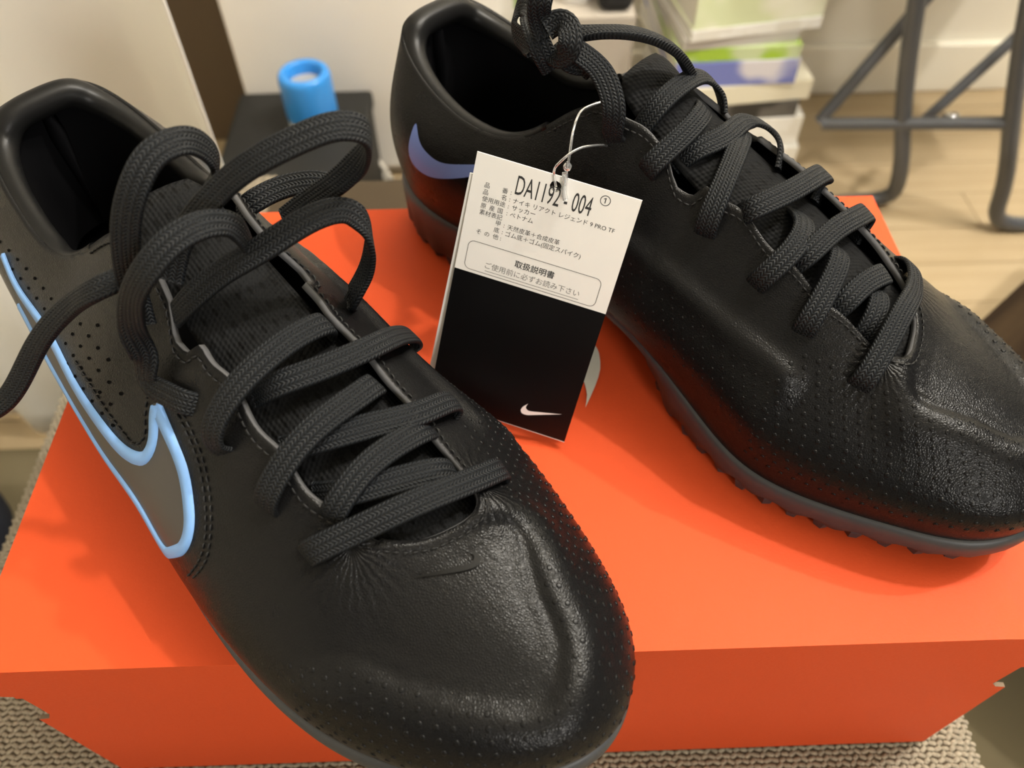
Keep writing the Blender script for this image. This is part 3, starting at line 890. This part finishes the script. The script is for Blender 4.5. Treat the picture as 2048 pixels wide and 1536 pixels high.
L_STR = [
 [(1710, 780, -.006), (1722, 763, .0012), (1758, 700, .0022), (1792, 630, .0026), (1812, 572, .0022), (1806, 535, .0010), (1795, 515, -.006)],
 [(1598, 678, -.006), (1612, 652, .0012), (1646, 583, .0020), (1671, 520, .0012), (1688, 472, -.006)],
 [(1500, 582, -.006), (1522, 560, .0014), (1572, 514, .0020), (1601, 464, .0012), (1612, 405, -.006)],
 [(1405, 480, -.006), (1415, 455, .0014), (1437, 400, .0020), (1464, 340, .0018), (1474, 295, .0010), (1470, 252, -.001), (1464, 238, -.004)],
 [(1284, 352, -.006), (1302, 335, .0014), (1353, 282, .0020), (1397, 230, .0012), (1418, 195, -.006)],
 [(1282, 242, -.006), (1312, 222, .0010), (1366, 183, .0034), (1407, 170, .0036), (1446, 186, .0018), (1460, 210, -.002)],
 [(1362, 320, -.006), (1390, 305, .0010), (1432, 286, .0032), (1498, 269, .0036), (1550, 281, .0018), (1580, 311, -.006)],
 [(1468, 437, -.006), (1497, 424, .0010), (1552, 402, .0032), (1614, 369, .0034), (1648, 357, .0014), (1664, 370, -.006)],
 [(1573, 537, -.006), (1602, 519, .0010), (1643, 481, .0032), (1697, 447, .0034), (1732, 434, .0014), (1748, 442, -.006)],
 [(1658, 635, -.006), (1690, 603, .0006), (1718, 576, .0016), (1760, 553, .0008), (1785, 540, -.006)],
 [(1728, 685, -.006), (1743, 645, -.0005), (1754, 592, -.0002), (1752, 560, -.006)],
 # from the top eyelet up to the knot, and the knot's loops
 [(1234, 298, -.006), (1232, 268, .0016), (1228, 225, .103, 'k'), (1218, 175, .109, 'k'), (1196, 136, .113), (1162, 108, .116), (1128, 86, .117)],
 [(1136, 70, .118), (1200, 64, .120, 'u'), (1262, 66, .120, 'u'), (1322, 84, .116, 'u'), (1360, 112, .110, 'u'), (1380, 145, .103, 'u'), {'width': .0052, 'thick': .0030}],
 [(1072, 100, .112), (1044, 78, .111, 'l'), (1028, 48, .112, 'l'), (1038, 18, .116, 'l'), (1060, 18, .119), (1082, 48, .120)],
 [(1092, 74, .119), (1080, 38, .124, 'k'), (1080, 2, .130, 'k'), (1092, -40, .134, 'k')],
 [(1062, 34, .120, 'k'), (1072, 70, .119, 'k'), (1086, 104, .115, 'k'), (1104, 136, .109, 'k')],
 [(1092, 58, .122, 'k'), (1116, 44, .124, 'k'), (1138, 58, .124, 'k'), (1140, 90, .121, 'k'), (1122, 112, .116, 'k'), (1104, 102, .114, 'k')],
 [(1120, 100, .116, 'k'), (1142, 122, .112, 'k'), (1168, 130, .108, 'k'), (1160, 142, .104, 'k')],
]
lace_L = lace(L, L_STR)
R_STR = [
 [(604, 1122, -.006), (624, 1104, .0012), (700, 1062, .0030), (850, 1003, .0034), (960, 962, .0024), (996, 948, .0012), (1014, 946, -.006)],
 [(526, 1034, -.006), (541, 1003, .0014), (575, 935, .0032), (630, 865, .0040), (700, 810, .0032), (745, 775, .0010), (772, 750, -.006)],
 [(452, 918, -.006), (446, 882, .0024), (470, 815, .0042), (530, 735, .0048), (600, 682, .0036), (650, 654, .0008), (676, 638, -.006)],
 [(842, 712, -.006), (826, 692, .0020), (790, 692, .0038), (720, 718, .0034), (640, 745, .0020), (560, 770, .0008), (500, 786, -.006)],
 [(920, 832, -.006), (902, 822, .0012), (840, 832, .0018), (740, 855, .0012), (640, 880, .0004), (552, 894, -.006)],
 [(886, 840, -.006), (840, 868, .0012), (770, 910, .0026), (710, 965, .0028), (670, 1022, .0010), (652, 1048, -.006)],
 [(616, 998, -.006), (690, 985, -.0004), (800, 960, .0006), (880, 945, .0006), (940, 934, -.006)],
 # loose loops above the instep
 [(398, 818, -.006), (380, 804, .0004), (347, 786, .0012), (316, 760, .0022), (290, 722, .0830), (272, 680, .0910), (262, 636, .1000), (268, 585, .1100), (300, 530, .1180), (350, 478, .1220), (405, 450, .1220), (455, 448, .1180), (486, 472, .1110, 'r'), (500, 505, .1030, 'r')],
 [(285, 650, .0880), (266, 580, .0980), (252, 500, .1120), (254, 430, .1220), (274, 360, .1300), (310, 305, .1340), (355, 283, .1340), (402, 290, .1290, 'r'), (428, 318, .1230, 'r'), (430, 350, .1170, 'r'), (412, 390, .1080, 'r')],
 [(262, 548, .1000), (205, 573, .1000), (150, 605, .0940), (102, 650, .0860), (66, 705, .0770), (36, 765, .0680), (5, 806, .0620), (-50, 835, .0570), {'width': .0062, 'thick': .0028}],
 [(340, 560, .0980), (352, 505, .1050), (392, 432, .1150), (452, 367, .1240), (530, 312, .1320), (610, 273, .1360), (680, 252, .1370), (722, 258, .1345, 'r'), (737, 288, .1280, 'r'), (716, 325, .1200, 'b'), (672, 366, .1120, 'b'), (620, 402, .1040, 'b'), (570, 440, .0960, 'b')],
 [(478, 424, .0900), (505, 404, .0945), (550, 380, .0960), (600, 366, .0970), (645, 366, .0975), (680, 380, .0960)],
 [(350, 632, .0880), (385, 594, .0960), (440, 548, .1020), (520, 500, .1080), (590, 455, .1120), (650, 426, .1130), (700, 424, .1100), (733, 456, .1040, 'r'), (740, 505, .0950, 'x'), (726, 555, .0860, 'x'), (706, 592, .0800, 'x'), (698, 610, .0005, 'x'), (694, 618, -.006, 'x')],
]
lace_R = lace(R, R_STR)
# small grey label on the tongue, seen between the loops
tl_ = [R.we(hull_point(R, *p)[0] - np.array([0, 0, .004]))[0] for p in ((372, 520), (384, 505), (396, 510), (400, 530), (394, 552), (382, 548))]
mesh_obj('tongue_label', tl_, [tuple(range(6))], mat('grey_label', (.10, .10, .10), .6), tongue_R, smooth=False)
# ================================================================ swing tag
T_TL, T_TR, T_BR, T_BL = (np.array(p) for p in ((-.0099, .1184, .0962), (.0384, .1020, .0893), (.0168, .0751, .0030), (-.0314, .0915, .0099)))
TEX = unit(T_TR - T_TL); TEY = T_TL - T_BL; TEY = unit(TEY - TEX * np.dot(TEX, TEY)); TEN = np.cross(TEX, TEY)
TW, THH = np.linalg.norm(T_TR - T_TL), np.linalg.norm(T_TL - T_BL)
tagr = empty('swing_tag', tuple(T_BL)); tag_obj(tagr, 'white and black card swing tag with Japanese print, tied to the tightly laced shoe', 'tag')
tagr.rotation_euler = Matrix((TEX, TEY, TEN)).transposed().to_euler()
def tuv(px, py):
    p = on_plane(px, py, T_BL, TEN) - T_BL; return np.array([p @ TEX, p @ TEY])
def cuv(cx, cy): return tuv(860 + cx * 440 / 1536, 190 + cy * 440 / 1536)
TT_ = .00045
hole = cuv(876, 640); hr = .0018
split = tuv(911, 535)[1]
def card(name, y0, y1, z0, z1, m, with_hole=False):
    ring = [Vector((x, y)) for x, y in ((0, y0), (TW, y0), (TW, y1), (0, y1))]; edges = [(0, 1), (1, 2), (2, 3), (3, 0)]
    if with_hole:
        b = len(ring); ring += [Vector((hole[0] + hr * math.cos(a), hole[1] + hr * math.sin(a))) for a in np.arange(20) * math.pi / 10]
        edges += [(b + k, b + (k + 1) % 20) for k in range(20)]
    r = delaunay_2d_cdt(ring, edges, [], 1, 1e-7)
    P = [tuple(v) for v in r[0]]; n = len(P)
    fs = [tuple(f) for f in r[2]]
    if with_hole: fs = [f for f in fs if np.linalg.norm(sum(np.array(P[i]) for i in f) / len(f) - hole) > hr * .95]
    V = [(x, y, z1) for x, y in P] + [(x, y, z0) for x, y in P]
    F = fs + [tuple(n + i for i in reversed(f)) for f in fs]
    cnt = {}
    for f in fs:
        for a, b in zip(f, f[1:] + f[:1]): cnt[(a, b)] = 1
    F += [(b, a, a + n, b + n) for (a, b) in cnt if (b, a) not in cnt]
    return mesh_obj(name, V, F, m, tagr, smooth=False)
card('card', 0, THH, -TT_, 0, M['paper'], True)
o = card('black_panel', .0003, split, .00002, .00008, M['black_print']); o['label'] = 'black printed lower half'
# second leaf of the folded tag behind
v = np.array([(.0, .0, -.0030), (TW, .0, -.0022), (TW, THH * .985, -.0009), (0, THH * .985, -.0009)])
v = v + np.array([(-.0028, .001, 0), (-.0004, .001, 0), (-.0002, 0, 0), (-.0012, -.006, 0)])
vb = v - (0, 0, TT_)
mesh_obj('back_leaf', np.vstack([v, vb]), [(0, 1, 2, 3), (7, 6, 5, 4), (0, 4, 5, 1), (1, 5, 6, 2), (2, 6, 7, 3), (3, 7, 4, 0)], M['paper'], tagr, smooth=False)
DG = None
def text(body, a, b, m, hscale=None, bold=0.0, name='printed_text', z=.00006):
    """lettering whose baseline runs from crop point a to crop point b on the card"""
    cu = bpy.data.curves.new('lettering', 'FONT'); cu.body = body; cu.size = 1.0; cu.offset = bold; cu.resolution_u = 3
    to = bpy.data.objects.new('lettering', cu); COL.objects.link(to)
    dg = bpy.context.evaluated_depsgraph_get(); me = bpy.data.meshes.new_from_object(to.evaluated_get(dg))
    bpy.data.objects.remove(to); bpy.data.curves.remove(cu)
    n = len(me.vertices); co = np.zeros(n * 3); me.vertices.foreach_get('co', co); co = co.reshape(-1, 3)
    a, b = cuv(*a), cuv(*b); d = b - a; ln = np.linalg.norm(d); d /= ln
    # print runs square to the card
    d = np.array([1.0, 0.0]); e = np.array([0.0, 1.0])
    x0, x1 = co[:, 0].min(), co[:, 0].max(); sx = ln / (x1 - x0); sy = sx if hscale is None else hscale / max(1e-6, co[:, 1].max())
    text.raw_s = sx
    out = np.array([np.r_[a + d * (p[0] - x0) * sx + e * p[1] * sy, z] for p in co])
    me.vertices.foreach_set('co', out.ravel()); me.materials.clear(); me.materials.append(m); me.update()
    o = bpy.data.objects.new(name, me); COL.objects.link(o); o.parent = tagr
    return o
INK, INKL = M['ink'], M['ink_light']
EM = None
def small(body, a, k=1.0):
    """label-column lettering, all at one size"""
    global EM
    o = text(body, a, (a[0] + 1000, a[1] + 300), INK)
    co = np.array([v.co[:] for v in o.data.vertices]); p = cuv(*a)
    if EM is None:
        want = np.linalg.norm(cuv(344, 826) - cuv(502, 872)); EM = want / (co[:, 0].max() - co[:, 0].min()) * text.raw_s
    co[:, :2] = p + (co[:, :2] - p) * (EM * k / text.raw_s)
    for v, c in zip(o.data.vertices, co): v.co = c
    return o
small('素材表記', (344, 826))
text('DA1192 - 004', (590, 690), (1108, 858), INK, hscale=.0060)
for body, a in (('品', (380, 640)), ('番', (503, 678)), ('品', (370, 688)), ('名', (497, 726)), ('使用用途', (362, 734)), ('原', (352, 782)), ('産', (412, 800)), ('国', (470, 818)), ('甲', (458, 906)), ('底', (443, 952)), ('そ', (322, 962)), ('の', (378, 980)), ('他', (436, 998))):
    small(body, a)
for a in ((562, 694), (552, 742), (542, 790), (532, 838), (512, 924), (500, 970), (488, 1014)): small(':', a, 1.1)
text('ナイキ リアクト レジェンド 9 PRO TF', (578, 752), (1282, 972), INK)
text('サッカー', (570, 800), (732, 848), INK); text('ベトナム', (556, 848), (716, 896), INK)
text('天然皮革＋合成皮革', (538, 936), (900, 1050), INK); text('ゴム底＋ゴム(固定スパイク)', (524, 982), (1046, 1148), INK)
text('取扱説明書', (588, 1196), (862, 1284), INK, bold=.012)
text('ご使用前に必ずお読み下さい', (382, 1204), (1036, 1410), INKL)
text('①', (1180, 758), (1252, 780), INK)
def line_loop(pts, w, m, name, closed=True, z=.00006):
    P = np.array(pts); n = len(P); t = (np.roll(P, -1, 0) - np.roll(P, 1, 0)) if closed else np.gradient(P, axis=0)
    t /= np.linalg.norm(t, axis=1)[:, None]; nn = np.c_[-t[:, 1], t[:, 0]]
    V = []
    for i in range(n):
        for s_ in (-.5, .5): V.append(np.r_[P[i] + nn[i] * w * s_, z])
    return mesh_obj(name, V, grid_faces(n, 2, closed_n=closed), m, tagr, smooth=False)
a, b = cuv(268, 1180), cuv(1190, 1310); c0 = cuv(300, 1015)
x0, x1 = c0[0] - .0012, b[0] + .0004; y1 = c0[1]; y0 = cuv(1150, 1485)[1]; rr = .0020
P = []
for cx, cy, q in ((x1 - rr, y1 - rr, 0), (x0 + rr, y1 - rr, 1), (x0 + rr, y0 + rr, 2), (x1 - rr, y0 + rr, 3)):
    for k in range(7):
        u = (q + k / 6) * math.pi / 2; P.append((cx + rr * math.cos(u), cy + rr * math.sin(u)))
line_loop(P, .00022, INKL, 'printed_frame')
p0, p1 = cuv(384, 1218), cuv(1034, 1424)
line_loop([(p0[0] + (p1[0] - p0[0]) * k / 4, (p0[1] + p1[1]) / 2 - .0003) for k in range(5)], .00018, INKL, 'printed_underline', closed=False)
q0 = tuv(1043, 815); q1 = tuv(1125, 826)
s_ = SWN * (q1[0] - q0[0]); 
flat_poly('printed_tick', [(q0[0] + x, tuv(1060, 832)[1] + (y - s_[:, 1].min()), .00015) for x, y in s_], M['white_print'], tagr)
# clear nylon loop through the eyelet
def wire(pts, r):
    P = []
    for px, py, v in pts:
        if v is None: h, n = L.hit(px, py); P.append(h + n * .0008)
        elif v == 't': P.append(on_plane(px, py, T_BL + TEN * .0012, TEN))
        else: P.append(on_z(px, py, v))
    return tube(P, r, 8, n=40)
parts = [wire([(1210, 206, None), (1180, 212, .1010), (1155, 235, .1040), (1144, 275, .1035), (1138, 318, .0990), (1132, 352, 't'), (1130, 372, 't')], .00042),
         wire([(1215, 291, None), (1180, 292, .1000), (1145, 304, .1015), (1118, 326, .0990), (1108, 348, 't'), (1112, 374, 't')], .00040)]
kn = on_plane(1135, 333, T_BL + TEN * .0025, TEN)
v, f = lathe([(.0002, -.0014), (.0012, -.0008), (.0013, .0004), (.0006, .0014)], 12); parts.append((v + kn, f))
parts.append(wire([(1130, 345, 't'), (1130, 362, 't'), (1128, 378, 't'), (1131, 400, 't')], .0009))
V, F = join(parts)
tl = mesh_obj('nylon_loop', np.array([[(p - T_BL) @ TEX, (p - T_BL) @ TEY, (p - T_BL) @ TEN] for p in V]), F, M['clear'], tagr)
tl['label'] = 'clear nylon loop'
# ================================================================ things around the seat
def on_y(px, py, y): return on_plane(px, py, (0, y, 0), (0, 1, 0))
FZ = FLOOR_Z
# added olive sheet, its colour standing in for shaded floor under the chair
shade_sheet = bm_obj('shade_sheet', box_bm(-.95, .55, -.62, .455, FZ + .0005, FZ + .006, .002, 2), mat('olive_floor_shade', (.15, .125, .075), .95, .1))
tag_obj(shade_sheet, 'dark olive flat sheet added as floor shade under the seat', 'shade_sheet')
# white curtain hanging at the left
V = []; nu, nv = 120, 40
for i in range(nu + 1):
    f = i / nu; x = -1.05 + .835 * f
    for j in range(nv + 1):
        g = j / nv; z = FZ + .010 + (1.7) * g
        y = .484 + (.018 * math.sin(f * 27 + .5 * g) + .006 * math.sin(f * 61)) * (1 if f < .80 else max(0, 1 - (f - .80) / .08)) - .55 * max(0, x + .272) - 1.0 * max(0, x + .236)
        V.append((x + .012 * math.sin(z * 3 + f * 9) * (1 - f), y, z + (.006 * math.sin(f * 22) if j == 0 else 0)))
n1 = len(V); F = grid_faces(nu + 1, nv + 1)
cur = mesh_obj('curtain', V, F, mat('white_curtain_cloth', (.90, .885, .83), .9, .1))
tag_obj(cur, 'white cloth curtain hanging in soft folds behind the loosely laced shoe', 'curtain')
md = cur.modifiers.new('thickness', 'SOLIDIFY'); md.thickness = .0015
# white cabinet behind
cab = empty('cabinet', (-.17, 1.05, FZ)); tag_obj(cab, 'plain white cabinet behind the blue can and black case', 'cabinet')
wm = mat('white_cabinet_laminate', (.88, .845, .79), .35, .45)
bm_obj('carcass', box_bm(-.19, .20, -.085, .09, .0, 1.2, .002, 2), wm, cab)
bm_obj('door', box_bm(-.188, .198, -.1005, -.0855, .02, 1.19, .003, 2), wm, cab)
# added brown panel standing in for the shade between curtain and cabinet
bp = bm_obj('shade_panel', box_bm(-.80, -.385, 1.06, 1.09, FZ, .6, .002, 2), mat('shade_brown', (.12, .088, .058), .6, .3))
tag_obj(bp, 'dark brown panel added as shade in the gap beside the white cabinet', 'shade_backing')
# black case with the blue can on top
case = empty('storage_case', (-.275, .865, FZ)); tag_obj(case, 'dark grey storage case on the floor in front of the white cabinet', 'case')
km = mat('charcoal_plastic', (.014, .014, .013), .6, .35)
bm_obj('body', box_bm(-.085, .095, -.115, .075, 0, .132, .006, 3), km, case, smooth=False)
bm_obj('lid', box_bm(-.088, .098, -.118, .078, .133, .158, .006, 3), km, case, smooth=False)
can = empty('spray_can', (-.2465, .860, FZ + .1583)); tag_obj(can, 'bright blue capped can standing on the dark grey case', 'can')
bl = mat('bright_blue_plastic', (.035, .26, .72), .3, .5)
v, f = lathe([(.0305, .0), (.0325, .002), (.0325, .012), (.0325, .018)], 40); mesh_obj('base_ring', v, f, mat('white_plastic', (.75, .75, .75), .4), can)
v, f = lathe([(.033, .018), (.0335, .024), (.0335, .070), (.0320, .076), (.0295, .0785), (.0245, .0785), (.0225, .0765), (.0222, .060)], 40); mesh_obj('cap', v, f, bl, can)
v, f = lathe([(.0222, .062), (.014, .0615), (.0005, .061)], 32); mesh_obj('cap_well', v, f, mat('grey_plastic', (.35, .35, .35), .5), can)
# black low case to the right of it
flat = bm_obj('laptop_sleeve', box_bm(-.170, -.110, .70, .90, FZ, FZ + .040, .008, 3), mat('black_fabric_case', (.010, .010, .009), .8, .2))
tag_obj(flat, 'flat black case lying on the floor beside the white cables', 'case')
for k, pts in enumerate(([(742, 322), (752, 350), (772, 385), (800, 430), (840, 480)], [(736, 318), (760, 345), (785, 385), (806, 425), (850, 470)])):
    P = [on_y(px + 16, py, .935 - .012 * k) for px, py in pts]
    P = [np.array([p[0], p[1] - .004 * i, max(p[2], FZ + .0045)]) for i, p in enumerate(P)]
    v, f = tube(P, .004, 8, n=30)
    o = mesh_obj('power_cable', v, f, mat('white_cable', (.6, .57, .5), .5)); tag_obj(o, 'white power cable hanging to the floor beside the black case', 'cable', None if k > 9 else 'white cables by the case')
# clutter behind the knot
ctn = empty('carton', (.125, .97, FZ)); tag_obj(ctn, 'beige cardboard carton behind the lace knot', 'box')
cm = mat('beige_carton', (.40, .36, .31), .8, .2)
bm_obj('body', box_bm(-.055, .055, -.05, .05, 0, .262, .002, 2), cm, ctn)
bm_obj('flap', box_bm(-.055, .0, -.05, .05, .2625, .2645, .0005, 1), cm, ctn); bm_obj('flap', box_bm(.0008, .055, -.05, .05, .2625, .2645, .0005, 1), cm, ctn)
def bottle(name, x, y, z0, h, r, col, capcol, label):
    e = empty(name, (x, y, z0)); tag_obj(e, label, 'bottle')
    v, f = lathe([(r * .9, 0), (r, .006), (r, h * .68), (r * .75, h * .78), (r * .4, h * .85), (r * .4, h * .88)], 28); mesh_obj('body', v, f, mat(name + '_body', col, .3), e)
    v, f = lathe([(r * .46, h * .86), (r * .48, h), (r * .44, h * 1.01), (.0005, h * 1.01)], 24); mesh_obj('cap', v, f, mat(name + '_cap', capcol, .4), e)
bottle('detergent_bottle', .035, .90, FZ, .34, .030, (.80, .80, .72), (.45, .62, .25), 'pale plastic bottle with a green cap beside the beige carton')
bottle('white_bottle', .105, .98, FZ + .2646, .12, .026, (.85, .83, .80), (.85, .83, .80), 'small white bottle standing on the beige carton')
bag = bm_obj('black_pouch', box_bm(.132, .178, .93, 1.01, FZ + .2648, FZ + .33, .012, 3), mat('black_pouch_cloth', (.006, .006, .007), .8)); tag_obj(bag, 'black pouch lying on the beige carton', 'pouch')
# pile of magazines
def magazine(z, t, w, d, rz, col, label, cx=.345, cy=.965):
    e = empty('magazine', (cx, cy, z), rz); tag_obj(e, label, 'magazine', 'pile of magazines on the floor')
    bm_obj('pages', box_bm(-w / 2 + .003, w / 2 - .0015, -d / 2 + .0015, d / 2 - .0015, .0006, t - .0006), PAPER, e)
    bm = box_bm(-w / 2, w / 2, -d / 2, d / 2, t - .0006, t); cov = bm_obj('front_cover', bm, col, e)
    bm_obj('back_cover', box_bm(-w / 2, w / 2, -d / 2, d / 2, 0, .0006), col, e)
    bm_obj('spine', box_bm(-w / 2 + .001, w / 2 - .001, -d / 2 - .0004, -d / 2 + .0012, .0007, t - .0007), col, e)
PAPER = mat('magazine_pages', (.74, .72, .66), .7, .2)
pt = NT(PAPER); pc = pt.n('ShaderNodeSeparateXYZ', {0: pt.coord()}); ln = pt.math('SINE', pt.math('MULTIPLY', pc.outputs[2], 2600.0))
pt.to('Base Color', pt.mixc(pt.math('MULTIPLY', pt.math('ADD', ln, 1.0), .5), (.55, .53, .48), (.80, .78, .72)))
def cov(name, c, c2=None, sc=9):
    m = mat(name, c, .3, .5)
    if c2:
        t = NT(m); t.to('Base Color', t.ramp(t.noise(t.coord(), sc, 2), [(.45, c), (.55, c2)]))
    return m
cw, cgk, ccr, cbl, cgr, cgy, cwg = cov('white_cover', (.72, .70, .64), (.80, .79, .75), 30), cov('dark_grey_cover', (.10, .095, .09), (.02, .02, .02), 14), cov('cream_cover', (.70, .66, .52)), cov('blue_white_cover', (.16, .19, .48), (.62, .60, .64), 11), \
    cov('green_cover', (.33, .50, .05), (.52, .60, .35), 16), cov('grey_cover', (.48, .45, .42)), cov('pale_green_cover', (.66, .72, .46), (.80, .80, .66), 10)
z = FZ
for k, (t, w, d, rz, m, lb, cx) in enumerate((
    (.046, 0.189, .255, .02, cw, 'white magazine at the very bottom of the pile', 0.334), (.045, 0.184, .255, -.04, cw, 'thick white magazine second from the floor in the pile', 0.339),
    (.0455, 0.179, .255, .03, cw, 'white magazine right under the dark grey one', 0.329), (.024, 0.164, .255, .06, cgk, 'dark grey magazine in the lower half of the pile', 0.321),
    (.028, 0.179, .255, .10, ccr, 'thick cream magazine resting on the dark grey one', 0.321), (.034, 0.164, .255, .03, cbl, 'thick magazine with a blue and white cover', 0.309),
    (.018, 0.164, .250, .03, cgr, 'thin magazine with a vivid green cover', 0.307), (.014, 0.154, .245, .12, cgy, 'plain grey magazine above the green one', 0.297),
    (.014, 0.174, .245, .16, cw, 'white magazine under the pale green one', 0.309), (.046, 0.174, .240, .17, cwg, 'thick pale green magazine near the top of the pile', 0.309), (.030, 0.164, .235, .10, cw, 'white magazine on top of the pile', 0.309))):
    magazine(z, t, w, d, rz, m, lb, cx, 1.005); z += t + .0002
red = empty('red_pouch', (.262, .96, z)); tag_obj(red, 'dark red pouch lying on top of the magazine pile', 'pouch')
rm = mat('dark_red_cloth', (.33, .012, .035), .6)
bm_obj('body', box_bm(-.030, .030, -.035, .035, 0, .035, .010, 3), rm, red, smooth=True)
v, f = tube([(-.02, -.036, .02), (-.01, -.046, .030), (.01, -.046, .030), (.02, -.036, .02)], .003, 8, n=16); mesh_obj('strap', v, f, mat('pale_strap', (.6, .5, .5), .6), red)
# folding chair of grey tube
ch = empty('folding_chair', (.62, .92, FZ)); tag_obj(ch, 'grey tubular metal folding chair standing on the wooden floor', 'chair')
gm = mat('grey_painted_metal', (.10, .105, .115), .4, .5, .3)
o0 = np.array([.62, .92, FZ])
def tub(name, P, r):
    v, f = tube(np.array(P) - o0, r, 12, n=60); mesh_obj(name, v, f, gm, ch)
RZ = FZ + .0112
tub('leg_frame', [(.445, .84, .02), (.495, .84, -.23), (.542, .84, -.402), (.572, .842, -.50), (.572, .85, -.530), (.552, .852, RZ), (.52, .850, RZ), (.49, .845, RZ)], .011)
tub('leg_frame', [(.542, .79, .02), (.597, .79, -.209), (.665, .79, -.40), (.695, .79, -.49), (.709, .79, -.527), (.737, .79, RZ), (.80, .79, RZ), (.92, .79, RZ)], .011)
b1, b2 = on_y(1645, 248, .875), on_y(2016, 246, .79); tub('crossbar', [b1, (b1 + b2) / 2, b2], .0085)
b1, b2 = on_y(1862, -15, .90), on_y(1640, 242, .90); tub('brace', [b1, (b1 + b2) / 2, b2], .0085)
b1, b2 = on_y(2075, 35, .86), on_y(1852, 238, .86); tub('brace', [b1, (b1 + b2) / 2, b2], .0075)
v, f = tube(np.array([on_y(1885, 238, .83), on_y(1912, 238, .83)]) - o0, .0085, 10); mesh_obj('hinge_pin', v, f, mat('chrome', (.6, .6, .6), .2, .5, 1.0), ch)
bm_obj('seat', box_bm(-.20, .22, -.12, .22, .565, .600, .012, 3), mat('chair_seat_vinyl', (.03, .03, .035), .5), ch, smooth=True)
# low dark wooden table at the right
tb = empty('low_table', (.66, .34, FZ), math.radians(39)); tag_obj(tb, 'low dark brown wooden table beside the seat', 'table')
dw = mat('dark_stained_wood', (.022, .013, .006), .8, .08); t = NT(dw); t.to('Base Color', t.ramp(t.noise(t.mapping(t.coord(), (4, 50, 4)), 1.0, 4), [(.35, (.014, .008, .004)), (.7, (.040, .025, .012))]))
bm_obj('top', box_bm(-.30, .30, -.26, .189, .222, .250, .003, 2), dw, tb)
bm_obj('pedestal', box_bm(-.03, .12, -.10, .08, .0125, .2215, .003, 1), dw, tb)
bm_obj('foot', box_bm(-.045, .20, -.11, .11, 0, .012, .002, 1), dw, tb)
# dark navy bag at the left
V = []; nb, mb = 28, 14
for i in range(nb):
    for j in range(mb + 1):
        a = 2 * math.pi * i / nb; b = -math.pi / 2 + math.pi * j / mb
        r = .09 * (1 + .08 * math.sin(3 * a) + .05 * math.sin(5 * a + 1))
        V.append((-.605 + r * math.cos(b) * math.cos(a), .300 + r * math.cos(b) * math.sin(a), FZ + .0065 + .055 * (1 + math.sin(b)) + .006 * math.sin(4 * a) * math.cos(b)))
o = mesh_obj('cloth_bag', V, grid_faces(nb, mb + 1, closed_n=True), mat('dark_navy_cloth', (.006, .008, .016), .9)); tag_obj(o, 'dark navy cloth bag slumped on the floor', 'bag')
